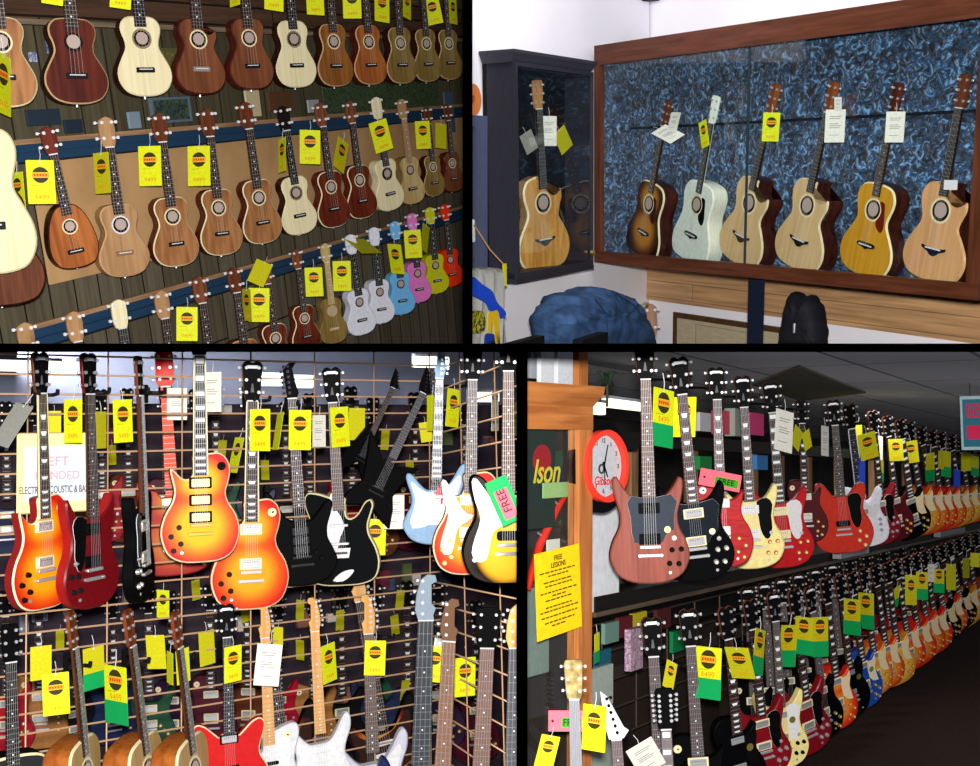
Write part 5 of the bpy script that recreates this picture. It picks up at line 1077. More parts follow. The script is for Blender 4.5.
# rails, shelf boards and uprights behind the guitars
RAIL = solid('14120f', .6)
br('trim_8', 596, 1010, 700, 577, 590, -.70, .03, RAIL, 'structure'); br('trim_9', 596, 1010, 700, 590, 594, -.70, .04, wood('5c4c3c', '40342a', (3, 40, 40)), 'structure')
br('trim_10', 600, 1010, 700, 437, 450, -.08, .03, RAIL, 'structure'); br('trim_11', 600, 1010, 700, 640, 650, -.32, -.27, mottled('241c18', '342a22', 2, .9), 'structure')
for i, px in enumerate((629, 690, 751, 778, 806, 838, 872, 905, 935)):
    p = BR.L(px, 470, -.12); zt_ = BR.L(700, 444, -.12).z; zb_ = BR.L(700, 580, -.12).z
    tag(BR.lbox('wooden_upright', p.x - .035, p.x + .035, -.14, -.09, zb_, zt_, wood('8a6a4a', '664a32', (40, 40, 3), .7, 0)), 'tan wooden upright of the rack behind the upper row of guitars', 'upright', 'uprights of the guitar rack')
# grid wires behind the lower row
m = MB(); z0 = BR.L(700, 600, -.22).z; z1 = BR.L(700, 700, -.22).z; xa = BR.L(592, 600, -.22).x; xb = BR.L(960, 560, -.22).x; n = 5
for i in range(n): z = z0 + (z1 - z0) * i / (n - 1); m.tube([(xa, .22, z), (xb, .22, z)], .005, 6)
for i in range(24): x = xa + .12 + i * (xb - xa) / 24; m.tube([(x, .23, z0), (x, .23, z1)], .004, 6)
tag(link('wire_grid', m.mesh('wire_grid', [solid('4a4038', .5, .4)]), BR.M), 'dark wire grid behind the lower row of headstocks', 'wire grid')
# templates
WAL = wood('8a4a3e', '6e362e', (50, 50, 3), .4, .2); WALS = wood('7c3c20', '5c2814', (50, 50, 3), .4, .2); CRE = solid('e8d890', .35, coat=.3); REDF = wood('c0141c', '8c0c12', (8, 8, 70), .25, .6, 4); CHER = solid('b0141a', .3, coat=.5); DCH = solid('7c0e1a', .3, coat=.5)
GR = dict(guardc=1)
def e4(key, **k): E[key] = electric('electric_guitar', **k)
e4('w_sg', shape='sg', W=.335, top=WAL, side=WALS, guard=('sg', solid('2a323e', .35), solid('e0d890', .5)), cover=BLK, ring=BLK, kmat=BLK, inlay='dot', board=solid('5c4640', .5), bind=None)
e4('k_sg', shape='sg', W=.335, top=BK, side=BK, guard=('sg', solid('141a24', .4), solid('f0ecc8', .5)), kmat=solid('c8c8cc', .3, .5), inlay='trap', board=solid('4c3a38', .5))
e4('r_lp', shape='lp', top=REDF, side=DCH, kmat=AMK, inlay='trap', ring=WHITE, board=solid('4c3a38', .5)); e4('c_sg', shape='sg', W=.335, top=CRE, side=CRE, guard=('sghalf', BLK), kmat=AMK, inlay='trap', ring=WHITE, cover=WHITE, board=solid('4a3c38', .5))
e4('c2_sg', shape='sg', W=.335, top=CRE, side=CRE, guard=('sghalf', solid('dcdce0', .35), solid('6a6428', .5)), kmat=BLK, inlay='trap', board=solid('4a3c38', .5))
e4('rw_sg', shape='sg', W=.335, top=CHER, side=CHER, guard=('sghalf', solid('d8d4d8', .35)), kmat=AMK, inlay='block', cover=CREAM); e4('d_sg', shape='sg', W=.335, top=DCH, side=DCH, guard=('sghalf', BLK), kmat=CHROME, inlay='trap', lod=1)
e4('r_dc', shape='dc', W=.37, top=solid('c03020', .4, coat=.3), side=solid('a02418', .4), guard=('sghalf', BLK), pick='p90', kmat=solid('e0c890', .4), inlay='dot', knobs=4, bf=.47)
e4('k_lp', shape='lp', top=BK, side=BK, bind=None, kmat=GOLD, inlay='block', guard=('lp', solid('e8d0a8', .5)), lod=1, ring=CREAM); e4('kg_lp', shape='lp', top=BK, side=BK, kmat=BLK, inlay='trap', guard=('lp', BLK, solid('6c6430', .5)), lod=1, ring=BLK)
e4('wine', shape='lp', top=solid('4a0c14', .3, coat=.4), side=BK, kmat=AMK, inlay='trap', lod=1); e4('whv', shape='tele', top=solid('e8e8f4', .3), side=WHT, kmat=CHROME, inlay='dot', lod=1, guard=('tele', WHITE), board=solid('2c2c34', .5), bbind=WHITE)
for key, c0, c1, c2 in (('b_am', 'e0b040', 'd8902c', 'b8501c'), ('b_or', 'e89030', 'd85c1c', 'b82c14'), ('b_rd', 'e08828', 'd83c1c', 'c01c14'), ('b_ye', 'e8c050', 'd8a030', 'b87820')):
    e4(key, shape='lp', top=burst(c0, c1, c2), side=solid(c2, .35), kmat=AMK, inlay='trap', guard=('lp', solid('ecd8b0', .5)), lod=1)
e4('blue', shape='lp', top=solid('1c4ca8', .3, coat=.4), side=solid('142c84', .3), kmat=GOLD, inlay='trap', guard=('lp', solid('ecdcc0', .5), solid('6c8430', .5)), lod=1, ring=CREAM)
E['tanhead'] = electric('electric_guitar', 'tele', top=wood('b8a068', '8c7440'), side=MAPLE, head='acoustic', hmat=mottled('a08c58', '6c5a34', 30, .7), hface=mottled('b09a64', '6c5a34', 30, .7), nt=6, board=solid('7c7c84', .5), inlay=None, L=1.0)
E['jack'] = electric('electric_guitar', 'strat', top=WHT, side=WHT, head='pointy', hmat=WHT, hface=WHT, nt=6, board=solid('5c4c4c', .5), inlay='dot', L=1.0, hf=.20, pegmat=BLK)
E['twelve'] = electric('electric_guitar', 'lp', top=BK, side=BK, head='acoustic', nt=12, hmat=BK, pegmat=CHROME, board=solid('5c4c4c', .5), inlay='block', hf=.17); E['k_lpn'] = electric('electric_guitar', 'lp', top=BK, side=BK, kmat=GOLD, inlay='dot', board=solid('4c4040', .5))
def b(key, T, B, th, lb, off=.14, group=None): return hang3(BR, E[key], T, B, th, lb, off, group=group)
b('w_sg', (643, 340), (650, 583), 10, 'walnut brown double horned guitar with slate pickguard, nearest in the upper row', .36); b('k_sg', (677, 356), (699, 580), 10, 'black double horned guitar behind the walnut brown one', .30)
b('r_lp', (715, 367), (722, 567), 8, 'red flame topped guitar with single cutaway under the pink card', .24); b('c_sg', (741, 375), (753, 568), 9, 'cream double horned guitar with black pickguard in the upper row', .18)
b('rw_sg', (769, 381), (784, 567), 9, 'bright red guitar with white pickguard, right of the cream one', .12); b('wine', (800, 400), (806, 542), 12, 'dark maroon guitar set back right of the white pickguard one', .03)
b('r_dc', (832, 399), (845, 552), 8, 'plain red double cutaway guitar with black pickguard, middle of the upper row', .20); b('whv', (847, 403), (866, 546), 14, 'white edged guitar just behind the plain red double cutaway one', .10)
b('d_sg', (870, 410), (882, 544), 36, 'dark cherry double horned guitar in the upper row, with gold knobs', .12); b('wine', (884, 415), (897, 540), 36, 'dark wine guitar between the cherry one and the black one, upper row', .10); b('k_lp', (897, 418), (914, 537), 34, 'black guitar with cream pickguard in the upper row', .14)
GU = 'sunburst guitars far down the upper row'; GL = 'sunburst guitars far down the lower row'
for key, T, B in [('b_am', (906, 421), (924, 533)), ('b_or', (918, 426), (934, 531)), ('b_rd', (929, 429), (943, 529)), ('b_or', (938, 431), (952, 527)), ('b_am', (949, 434), (961, 525)), ('b_ye', (958, 437), (970, 522)), ('b_or', (968, 440), (979, 520)), ('b_ye', (978, 443), (988, 518))]:
    b(key, T, B, 32, 'sunburst guitar with cream pickguard far down the upper row', .13, GU)
b('tanhead', (573, 658), (580, 900), 0, 'guitar with rough tan headstock in front of the wooden post', .45); b('jack', (612, 690), (628, 925), 8, 'guitar with white pointed headstock at the lower left of the row', .48)
b('k_lpn', (650, 615), (664, 856), 8, 'black headed guitar with dark neck, lower row nearest the wooden post', .24); b('twelve', (663, 686), (674, 930), 8, 'many pegged chrome headstock low in front of the lower row', .42)
b('k_lpn', (687, 607), (702, 832), 8, 'black guitar behind the bright yellow and green tag, lower row', .22); b('kg_lp', (722, 605), (740, 800), 30, 'black guitar with a round gold sticker, lower row left part', .2)
b('d_sg', (747, 598), (765, 776), 28, 'dark red double horned guitar left of the cream one, lower row', .18); b('c2_sg', (771, 591), (782, 768), 28, 'cream double horned guitar with white pickguard and round sticker, lower row', .2)
b('d_sg', (790, 588), (809, 753), 38, 'dark red double horned guitar right of the cream one, lower row', .16); b('k_lpn', (806, 585), (824, 738), 40, 'black guitar beside the red knob, lower row', .15); b('b_rd', (822, 577), (838, 728), 38, 'red edged sunburst guitar with cream pickguard, first sunburst of the lower row', .16)
b('kg_lp', (836, 574), (852, 716), 40, 'black guitar with a gold ring between the sunburst and the blue one', .14); b('blue', (848, 571), (865, 707), 40, 'blue guitar with cream pickguard in the lower row', .15)
b('b_am', (860, 567), (876, 695), 40, 'amber guitar directly right of the blue one, lower row', .14)
for key, T, B in [('b_or', (872, 564), (888, 687)), ('b_ye', (884, 561), (899, 683)), ('b_rd', (893, 558), (910, 670)), ('b_rd', (903, 555), (921, 664)), ('b_or', (912, 552), (930, 656)), ('b_rd', (921, 549), (938, 651)), ('b_or', (938, 543), (954, 634)), ('b_ye', (955, 537), (970, 624)), ('b_or', (963, 534), (978, 618)), ('b_or', (972, 531), (987, 612))]:
    b(key, T, B, 38, 'sunburst guitar with cream pickguard far down the lower row', .13, GL)
for T, B in [((929, 546), (947, 642)), ((946, 540), (963, 628))]: b('k_lp', T, B, 38, 'black guitar with cream pickguard among the far lower sunbursts', .13, 'black guitars far down the lower row')
# a second, set back layer of headstocks over the lower row
for i in range(11):
    px = 752 + i * 17; yt = 604 - (px - 700) * .27 - 4; b('k_lpn' if i < 6 else 'd_sg', (px - 6, yt), (px + 4, yt + 190 - (px - 700) * .45), 14, 'black headed guitar set back between the guitars of the lower row', -.08, 'set back guitars of the lower row')
# hangers
for px, py, lb in [(644, 380, 'walnut brown guitar'), (681, 388, 'black double horned guitar'), (717, 397, 'red flame topped guitar'), (743, 404, 'cream guitar'), (771, 409, 'bright red guitar'), (835, 423, 'plain red double cutaway guitar'), (656, 660, 'black headed guitar by the post'), (690, 648, 'guitar behind the bright tag'), (723, 640, 'gold sticker guitar'), (773, 622, 'lower cream guitar')]:
    hanger(BR, px, py, .16, f'black guitar hanger holding the {lb}')
# tags
for px, py, w, h, k, roll, off, lb in [
    (663, 418, 20, 58, 'ymg', -2, .3, 'yellow and green tag right of the walnut brown guitar neck'), (684, 417, 23, 40, 'ym', -2, .3, 'bright yellow tag on the black double horned guitar neck'), (784, 431, 17, 41, 'w', -3, .2, 'tall white tag right of the red guitar neck'),
    (797, 438, 7, 20, 'o', -12, .1, 'small yellow slip right of the tall white tag'), (807, 440, 7, 18, 'o', 10, .1, 'small leaning yellow slip left of the upper dark red guitar'), (825, 441, 7, 30, 'w', 0, .1, 'narrow pale tag left of the plain red guitar neck'),
    (868, 446, 15, 26, 'om', 10, .2, 'yellow tag tilted between upper guitars at the first far headstocks'), (879, 448, 7, 24, 'w', 0, .1, 'narrow white tag right of the tilted far yellow tag'), (896, 450, 15, 22, 'om', 4, .2, 'wide yellow tag over the black and cream upper guitar'),
    (911, 452, 13, 22, 'om', 6, .2, 'yellow tag over the first far sunburst of the upper row'), (862, 472, 6, 28, 'b', 0, .15, 'blue strip tag left of the dark cherry guitar'), (957, 479, 6, 19, 'b', 0, .2, 'small blue strip tag far down the upper row'),
    (858, 440, 8, 30, 'og', 0, .05, 'dull yellow and green tag behind the tilted yellow one'), (930, 467, 8, 28, 'og', 0, .2, 'yellow and green tag far down the upper row, left one'), (946, 464, 9, 26, 'og', 0, .2, 'yellow and green tag far down the upper row, right one'),
    (941, 460, 5, 18, 'o', 0, .2, 'small plain yellow tag between the far green ones'), (966, 462, 9, 18, 'o', 0, .2, 'small yellow tag near the far end of the upper row'), (975, 466, 7, 20, 'og', 0, .2, 'last small yellow and green tag of the upper row'),
    (881, 470, 5, 24, 'og', 0, .02, 'dull tag low behind the cherry guitar neck'),
    (708, 673, 26, 52, 'ymg', -2, .3, 'bright yellow and green tag, largest of the lower row'), (740, 663, 18, 32, 'om', 14, .28, 'yellow tag tilted right of the largest lower tag'), (759, 652, 10, 46, 'omg', -4, .26, 'narrow yellow and green tag left of the cream lower guitar neck'),
    (788, 646, 16, 42, 'omg', -4, .26, 'yellow and green tag right of the cream lower guitar neck'), (804, 636, 17, 38, 'omg', 0, .26, 'yellow and green tag, left of a touching pair in the lower row'), (820, 637, 16, 40, 'omg', 0, .24, 'yellow and green tag, right of a touching pair in the lower row'),
    (852, 617, 16, 36, 'omg', 0, .24, 'yellow and green tag over the black ring guitar, lower row'), (866, 611, 15, 36, 'omg', 0, .22, 'yellow and green tag over the blue guitar'), (911, 590, 11, 30, 'om', 0, .2, 'yellow tag left in the far lower cluster'),
    (922, 586, 11, 28, 'omg', 0, .22, 'yellow and green tag in the far lower cluster'), (931, 573, 6, 18, 'w', 0, .22, 'narrow white tag over the far lower cluster'), (939, 581, 10, 24, 'omg', 0, .22, 'second yellow and green tag of the far lower cluster'),
    (951, 577, 9, 26, 'o', 0, .22, 'plain yellow tag right in the far lower cluster'), (966, 568, 6, 20, 'o', 0, .22, 'narrow yellow tag near the far end of the lower row'), (975, 560, 11, 14, 'o', 0, .24, 'squat yellow tag at the far end of the lower row'),
    (895, 598, 6, 22, 'og', -8, .15, 'thin leaning yellow and green tag before the far lower cluster'), (594, 728, 24, 46, 'ym', -2, .50, 'bright yellow tag in front of the white pointed headstock'), (547, 752, 19, 34, 'om', -14, .45, 'yellow tag leaning in the bottom left corner beside the dark divider'),
    (670, 675, 11, 27, 'om', -10, .28, 'small yellow tag leaning beside the black headed guitar'), (597, 648, 5, 30, 'yg', 0, .0, 'thin yellow and green tag hanging behind the wooden post'), (646, 757, 22, 30, 'w', 30, .40, 'white card leaning at the bottom beside the many pegged headstock')]:
    hang_tag(BR, px, py, w, h, '', k, roll, off=off, label=lb, group='price tags of the long rows')
def pink(pts, lb, w, h, ang):
    c = pts; M = pose(BR.W(c[0], c[1], .34), BR.W(c[0] + math.sin(R(ang)), c[1] - math.cos(R(ang)), .34), 4, 1); k = (BR.W(c[0], c[1], .34) - CAM).y / F
    M = pose(BR.W(c[0] - math.sin(R(ang)) * h / 2, c[1] + math.cos(R(ang)) * h / 2, .34), BR.W(c[0] + math.sin(R(ang)) * h / 2, c[1] - math.cos(R(ang)) * h / 2, .34), 4, h * k)
    r = empty('sale_card', M); tag(r, lb, 'card'); W_, H_ = w * k, h * k
    link('pink_sheet', MB().rbox(-W_ / 2, W_ / 2, -.001, .001, 0, H_, .003).mesh('pink_sheet', [PNK], False), parent=r)
    link('green_patch', MB().rbox(-W_ * .12, W_ * .44, -.002, -.001, H_ * .18, H_ * .66, .003).mesh('green_patch', [solid('3c9a1c', .6)], False), parent=r)
    text('FREE', H_ * .46, solid('10240c'), r, (W_ * .16, -.0026, H_ * .42), name='lettering', sx=.9); link('punch_hole', MB().cyl((-W_ * .38, -.001, H_ * .5), (0, -1, 0), .005, .001, 10).mesh('punch_hole', [solid('501820')]), parent=r)
pink((720, 480), 'pink card with green patch lying over the red flame topped guitar', 38, 17, 9); pink((566, 721), 'pink card with green patch in front of the tan headstock', 36, 21, 0)
# red figure and boxes on the shelves
for pa, pb, off, c, lb in [((722, 410), (735, 435), -.05, 'c84a5c', 'pink box on the upper shelf'), ((735, 408), (745, 437), -.02, '8c9488', 'grey green box on the upper shelf'), ((750, 412), (764, 436), -.05, 'd0407a', 'pink magenta box on the upper shelf, right of the grey green one'),
                       ((700, 412), (711, 432), -.02, 'b8b8bc', 'pale box on the upper shelf'), ((836, 560), (866, 548), .12, '9a9a98', None), ((936, 541), (962, 528), .12, '8c8c90', None),
                       ((757, 455), (768, 470), -.05, '3c78b4', 'small blue packet under the upper shelf'), ((700, 456), (712, 470), -.05, '1c7a3c', 'small green packet under the upper shelf')]:
    if lb: card(BR, pa, pb, off, solid(c, .7), lb, 'box', 'box', .06)
for x0_, x1_, lb in [(838, 866, 'pale cardboard boxes edge under the plain red guitar'), (938, 963, 'pale box on the lower rail under the far sunbursts')]:
    a = BR.L(x0_, line_y(x0_, 700, 579, 0, VPB), .08); b_ = BR.L(x1_, line_y(x1_, 700, 579, 0, VPB), .08); c_ = BR.L(700, 589, .08)
    tag(BR.lbox('box', a.x, b_.x, .045, .10, c_.z, a.z, solid('8c8c90', .8)), lb, 'box')
for i, (px, py, c, lb) in enumerate([(612, 632, '6a8a80', 'pale green packet on the dark wire grid'), (626, 626, '5c1c24', 'dark red packet on the dark wire grid'), (640, 622, 'b8a81c', 'yellow packet on the dark wire grid'), (664, 618, '4c1c20', 'maroon packet on the dark wire grid'), (604, 660, '1c5c74', 'teal packet low on the dark wire grid'), (680, 640, '0c7a44', 'green packet beside the black headstock')]):
    card(BR, (px - 7, py - 8), (px + 7, py + 9), -.17, solid(c, .7), lb, 'packet', 'accessory_packet', .02)
card(BR, (631, 630), (643, 668), .06, mottled('c0a0b8', '5c4458', 30, .35, 3, c3='f0e8f0'), 'shiny lilac plastic bag hanging on the dark wire grid', 'bag', 'plastic_bag', .03)
# white board and black panels left of the first guitar
card(BR, (590, 470), (619, 611), .02, solid('dcdee4', .8), 'pale grey board behind the walnut brown guitar', 'board', 'pale_board', .02)
card(BR, (612, 648), (720, 790), -.34, solid('2a201c', .9), 'dark brown panel behind the lower left guitars', 'panel', 'dark_panel', .03)
card(BR, (592, 670), (613, 790), .0, solid('9aa49c', .8), 'grey green card panel beside the wooden post', 'board', 'card_board', .02)
card(BR, (612, 438), (638, 450), .10, solid('101012', .6), 'black box end above the clock', 'box', 'box', .1)
# clock
q = BR.W(602, 466, .20); BRv = BR.W(606, 420, .20)
ck = empty('wall_clock', pose(q, q + BR.Z * .1, 54, .1)); tag(ck, 'round wall clock with a red rim on a black backing, beside the wooden cabinet', 'clock')
rk = 36 * (q - CAM).y / F
m = MB(); m.cyl((0, .03, 0), (0, -1, 0), rk * 1.30, .03, 40); link('backing_disc', m.mesh('backing_disc', [BLK]), parent=ck)
m = MB(); m.ring((0, 0), rk * .86, rk, -.03, .0, 44); link('rim', m.mesh('rim', [solid('ec3c2c', .35)]), parent=ck)
m = MB(); m.cyl((0, -.002, 0), (0, -1, 0), rk * .88, .004, 40); fc_ = link('dial', m.mesh('dial', [solid('b4b8be', .5)]), parent=ck)
for i in range(12):
    a = R(90 - 30 * (i + 1)); text(str(i + 1), rk * .17, solid('2c2c34'), fc_, (rk * .70 * math.cos(a), -.0072, rk * .70 * math.sin(a)), name='numeral')
for a, l, w_ in ((74, .62, .045), (-62, .34, .06), (-86, .5, .02)):
    m = MB(); d = Vector((math.cos(R(a)), math.sin(R(a)))); n_ = Vector((-d.y, d.x)) * rk * w_ / 2; P = [tuple(-d * rk * .12 + n_), tuple(-d * rk * .12 - n_), tuple(d * rk * l - n_ * .5), tuple(d * rk * l + n_ * .5)]
    m.prism(P, -.012, -.009, 0, (0, 0, 0)); link('hand', m.mesh('hand', [BLK]), parent=ck)
text('Gibson', rk * .34, solid('c81c2c'), fc_, (0, -.0072, -rk * .42), shear=.25, name='dial_lettering', sx=.9)
m = MB(); m.ring((-rk * .1, -rk * .08), rk * .09, rk * .14, -.010, -.006, 16); link('dial_emblem', m.mesh('dial_emblem', [solid('3c3c44')]), parent=fc_)
# palm tree ornament
pt = empty('palm_ornament', BR.M @ Matrix.Translation(tuple(BR.L(607, 402, .1))) @ Matrix.Scale(.62, 4)); tag(pt, 'small dark green palm tree ornament below the ceiling', 'ornament')
m = MB(); m.tube([(0, 0, -.03), (.004, 0, .06), (0, 0, .11)], .009, 8); link('trunk', m.mesh('trunk', [solid('3a3426', .8)]), parent=pt)
for i in range(7):
    a = R(-20 + i * 37); m = MB(); pts = []
    for k in range(7): u = k / 6; pts.append((math.cos(a) * .11 * u, math.sin(i * 2.1) * .05 * u, .11 + .05 * math.sin(math.pi * u * .8) * (1 if math.sin(a) > -.2 else .6) + math.sin(a) * .06 * u))
    m.tube(pts, [.004 + .014 * math.sin(math.pi * min(1, k / 6 + .1)) for k in range(7)], 6); link('frond', m.mesh('frond', [solid('1c2c20', .8)]), parent=pt)
# far ceiling lights seen over the clock
for pa, pb, lb in [((589, 401), (606, 415), 'long bright ceiling light above the clock, left length'), ((608, 398), (652, 412), 'long bright ceiling light above the clock, right length')]:
    a = BR.L(*pa, -.5); b_ = BR.L(*pb, -.5); r = empty('ceiling_light', BR.M @ Matrix.Translation((a.x, .5, b_.z))); tag(r, lb, 'lamp'); w_ = b_.x - a.x; h = a.z - b_.z
    link('diffuser', MB().rbox(0.0, w_, .0, .04, 0, h, .01).mesh('diffuser', [emit('fff8dc', 1.6)], False), parent=r); link('housing', MB().box(0, w_, .0, .05, h, h + .015).mesh('housing', [solid('b8bcc8')], False), parent=r)
# --- wooden glass cabinet at the left with yellow notice
BC = Bay(560, 470, 4.12, (900, F, -60), (.011, .05, 1))
PIN = wood('b87440', '94562a', (40, 40, 3), .4, .3); PINH = wood('b8743c', '94562a', (3, 40, 40), .4, .3)
kx0 = BC.L(500, 400).x; kx1 = BC.L(586, 400).x; kzt = BC.L(586, 407).z; kzb = BC.L(586, 900).z
wc = empty('glass_cabinet', BC.M @ Matrix.Translation((0, 0, kzb))); tag(wc, 'tall orange brown wooden cabinet with glass front and moulded top at the left', 'cabinet'); HH = kzt - kzb
def wp(nm, m, mat, lb=None): return tag(link(nm, m.mesh(nm, [mat], False), parent=wc), lb)
sp = (kx1 - BC.L(573, 400).x)
wp('front_post', MB().box(kx1 - sp, kx1, -.03, .02, 0, HH), PIN); wp('top_rail', MB().box(kx0, kx1, -.032, .02, HH - .085, HH), PINH)
m = MB(); pr_ = [(0, 0), (-.012, .02), (-.028, .045), (-.032, .075)]
for (o0, z0_), (o1, z1_) in zip(pr_, pr_[1:]):
    m.add([(kx0, -.032 + o0, HH + z0_), (kx1 - o0, -.032 + o0, HH + z0_), (kx1 - o0, .05, HH + z0_), (kx0, -.032 + o1, HH + z1_), (kx1 - o1, -.032 + o1, HH + z1_), (kx1 - o1, .05, HH + z1_)], [(0, 1, 4, 3), (1, 2, 5, 4)])
m.add([(kx0, -.064, HH + .075), (kx1 + .032, -.064, HH + .075), (kx1 + .032, .05, HH + .075), (kx0, .05, HH + .075)], [(0, 1, 2, 3)]); wp('crown_moulding', m, PINH)
wp('back_panel', MB().box(kx0, kx1, .26, .28, 0, HH), solid('1a1814', .8)); wp('side_panel', MB().box(kx1 - .02, kx1, .02, .26, 0, HH), solid('2a2420', .8)); wp('glass_pane', MB().box(kx0, kx1 - sp, -.008, -.003, 0, HH - .085), glass(), 'clear glass front')
wp('inner_strip', MB().box(kx1 - sp - .035, kx1 - sp - .022, .20, .21, HH * .3, HH - .16).box(kx0, kx1 - sp - .02, .20, .21, HH - .17, HH - .158), solid('7c9a14', .6), 'yellow green edging of the inner banner')
# banner with script lettering, green card, things inside
a = BC.L(520, 446, -.06); b_ = BC.L(546, 500, -.06); bn = empty('shop_banner', BC.M @ Matrix.Translation((b_.x, .06, b_.z))); tag(bn, 'dark banner with a red disc and yellow script lettering inside the wooden cabinet', 'banner')
link('cloth', MB().rbox(-.24, .06, 0, .006, -.1, .30, .01).mesh('cloth', [solid('1c2c24', .8)], False), parent=bn); link('red_disc', MB().cyl((-.03, -.002, .145), (0, -1, 0), .055, .003, 24).mesh('red_disc', [solid('a01820', .6)]), parent=bn)
text('lson', .12, solid('d8c83c', .6), bn, (-.01, -.008, .10), name='script_lettering', shear=.3, sx=.85)
card(BC, (545, 451), (570, 466), -.09, solid('2c4a34', .8), 'green panel inside the wooden cabinet', 'panel', 'green_panel', .006); card(BC, (545, 467), (570, 483), -.085, solid('1c3048', .8), 'dark blue panel inside the wooden cabinet', 'panel', 'blue_panel', .006)
card(BC, (543, 483), (568, 497), -.04, solid('9cc07c', .7), 'pale green ticket with a round mark inside the wooden cabinet', 'ticket', 'ticket', .004); card(BC, (520, 590), (549, 672), -.1, solid('7c8c84', .8), 'grey green box at the lower left inside the wooden cabinet', 'box', 'box', .08)
card(BC, (547, 540), (566, 553), -.1, CARD, 'small white card above the yellow notice', 'card', 'note_card', .004)
m = MB(); m.tube([tuple(BC.L(567, 493, -.08)), tuple(BC.L(555, 513, -.08)), tuple(BC.L(540, 545, -.08)), tuple(BC.L(527, 590, -.08))], [.008, .014, .016, .014], 10); rg = link('red_guitar_body', m.mesh('red_guitar_body', [solid('d82c1c', .3, coat=.4)]), BC.M); rg.name = 'red_guitar'; tag(rg, 'thin red edge of a pointed guitar leaning inside the wooden cabinet', 'guitar')
m = MB()
for i in range(6): u = .1 + i * .15; p = BC.L(567, 493, -.08).lerp(BC.L(540, 545, -.08), u); m = MB().cyl((p.x - .02, p.y, p.z + .008), (-1, 0, .5), .004, .02, 8); o = link('tuning_peg', m.mesh('tuning_peg', [NICK]), parent=rg)
a = BC.L(538, 551, .05); b_ = BC.L(582, 629, .05)
no = empty('yellow_notice', BC.M @ Matrix.Translation(((a.x + b_.x) / 2, -.05, b_.z)) @ Matrix.Rotation(R(-4), 4, 'Y')); tag(no, 'yellow printed notice headed FREE LESSONS taped to the wooden cabinet', 'notice'); nw_ = (b_.x - a.x) / 2; nh = a.z - b_.z
link('paper', MB().box(-nw_, nw_, 0, .002, 0, nh).mesh('paper', [solid('f0c814', .7)], False), parent=no)
INK = solid('5a4410', .8)
text('FREE', nh * .085, INK, no, (0, -.002, nh * .90)); text('LESSONS', nh * .085, INK, no, (0, -.002, nh * .82), sx=.9)
for i, (zz, w_) in enumerate([(.745, .82), (.70, .45), (.63, .66), (.585, .6), (.51, .8), (.465, .3), (.42, .6), (.34, .6), (.295, .84), (.23, .8), (.165, .66), (.12, .36)]):
    m = MB(); x = -nw_ * w_; r2 = random.Random(i)
    while x < nw_ * w_ - .01: l = r2.uniform(.012, .03); m.box(x, min(x + l, nw_ * w_), -.0012, 0, nh * zz, nh * (zz + .016)); x += l + .006
    tag(link('printed_line', m.mesh('printed_line', [INK], False), parent=no), kind='stuff')
# white posters / frames over the cabinet, hanging sign at the far right
card(BC, (531, 340), (541, 379), -.25, solid('8c9098', .8), 'grey upright behind the wooden cabinet top', 'board', 'grey_board', .02); card(BC, (541, 340), (554, 384), -.22, solid('c8ccd4', .8), 'white upright board above the wooden cabinet, left one', 'board', 'white_board', .02); card(BC, (558, 340), (573, 386), -.22, solid('c8ccd4', .8), 'white upright board above the wooden cabinet, right one', 'board', 'white_board', .02)
card(BC, (579, 340), (588, 392), -.3, PIN, 'wooden post rising behind the cabinet to the ceiling', 'post', 'wooden_post', .05)
sgx = BR.W(971, 423, .9); sg_ = empty('hanging_sign', pose(BR.W(972, 450, .9), BR.W(970, 396, .9), 4, .5)); tag(sg_, 'blue framed hanging sign with red blocks of lettering at the right edge', 'sign')
link('sign_board', MB().rbox(-.09, .30, -.01, .01, 0, .5, .01).mesh('sign_board', [solid('9ab4bc', .6)], False), parent=sg_); link('inner_panel', MB().box(-.07, .28, -.012, -.010, .03, .47).mesh('inner_panel', [solid('1c6478', .6)], False), parent=sg_)
for zz in (.30, .10): link('red_block', MB().rbox(-.04, .26, -.014, -.012, zz, zz + .13, .02).mesh('red_block', [solid('c4144c', .6)], False), parent=sg_)
text('ISS', .15, solid('1c6478', .6), sg_, (.06, -.0155, .36), name='lettering'); 
m = MB(); m.tube([(0, 0, .5), (0, 0, .62)], .003, 5); link('hanging_cord', m.mesh('hanging_cord', [DARKM]), parent=sg_)
mark('BR')
clip_all()
# ================================================================ dark dividers between the four shop corners
def wedge(name, corners, d0=3.4, d1=15.0, th=None):
    """upright or level black board following the shopper's line of sight; corners are its front edge rectangle"""
    (xa, ya), (xb, yb) = corners
    fr = [CAM + ray(*p) * d0 for p in ((xa, ya), (xb, ya), (xb, yb), (xa, yb))]
    if xb - xa < yb - ya: xm = (xa + xb) / 2; h = (xb - xa) / 2 * d0 / d1; far = [(xm - h, ya), (xm + h, ya), (xm + h, yb), (xm - h, yb)]
    else: ym = (ya + yb) / 2; h = (yb - ya) / 2 * d0 / d1; far = [(xa, ym - h), (xb, ym - h), (xb, ym + h), (xa, ym + h)]
    bk = [CAM + ray(*p) * d1 for p in far]
    m = MB(); m.add(fr + bk, [(0, 1, 2, 3), (4, 7, 6, 5), (0, 4, 5, 1), (1, 5, 6, 2), (2, 6, 7, 3), (3, 7, 4, 0)])
    return tag(link(name, m.mesh(name, [solid('000000', 1, 0, 0)], False)), kind='structure')
wedge('partition_middle', ((-160, 343.5), (1140, 352)))
wedge('partition_upper', ((462.5, -160), (472.5, 343.6)))
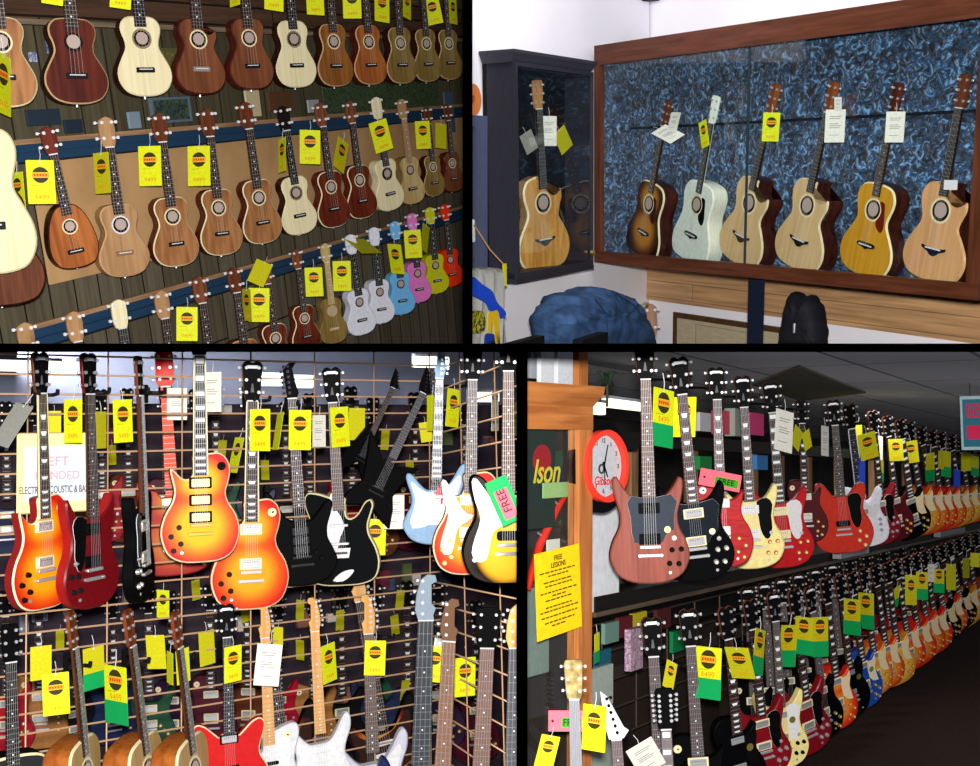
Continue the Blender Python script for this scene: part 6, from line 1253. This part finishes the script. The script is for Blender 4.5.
wedge('partition_lower', ((516.5, 351.9), (527.5, 930)))
cd = bpy.data.cameras.new('camera'); cam = bpy.data.objects.new('camera', cd); C.objects.link(cam)
cam.location = CAM; cam.rotation_euler = (R(90), 0, 0); cd.sensor_width = 36; cd.lens = F / 980 * 36; cd.clip_start = .05; cd.clip_end = 100
bpy.context.scene.camera = cam
def point(name, loc, w, rad, c=(1, 1, 1)):
    l = bpy.data.lights.new(name, 'POINT'); l.energy = w; l.shadow_soft_size = rad; l.color = c; o = bpy.data.objects.new(name, l); C.objects.link(o); o.location = loc; return o
def area(name, loc, tgt, w, sx, sy, c=(1, 1, 1)):
    l = bpy.data.lights.new(name, 'AREA'); l.energy = w; l.shape = 'RECTANGLE'; l.size = sx; l.size_y = sy; l.color = c; o = bpy.data.objects.new(name, l); C.objects.link(o)
    o.location = loc; o.rotation_euler = (Vector(tgt) - Vector(loc)).to_track_quat('-Z', 'Y').to_euler(); return o
point('camera_flash', (0, -.05, CAM.z + .13), 1650, .06, (1, .97, .92))
area('showcase_room_lamp', CAM + ray(640, -230) * 5.0, CAM + ray(720, 170) * 7.0, 30, 1.2, .5, (1, .98, .97))  # unseen fill light, added to brighten the white walls around the cases
area('row_ceiling_lamp', BR.M @ (plane_hit(800, 395, zc) + Vector((0, 0, -.06))), BR.M @ (plane_hit(800, 395, zc) + Vector((0, -.01, -2))), 26, 2.4, .5, (1, .97, .9))  # fill light added under the ceiling to lighten the background of the row
area('back_room_light', BL.W(200, 380, -3.6) + Vector((0, 0, .22)), BL.W(260, 372, -4.6), 60, 3.0, .3)  # added fill aimed at the rear wall, which is too dark without it
w = bpy.data.worlds.new('world'); bpy.context.scene.world = w; w.use_nodes = True
w.node_tree.nodes['Background'].inputs[0].default_value = (.85, .88, 1, 1); w.node_tree.nodes['Background'].inputs[1].default_value = .22
sc = bpy.context.scene; sc.view_settings.view_transform = 'Standard'; sc.view_settings.look = 'None'; sc.view_settings.gamma = 1; sc.view_settings.exposure = 0; sc.view_settings.use_curve_mapping = False
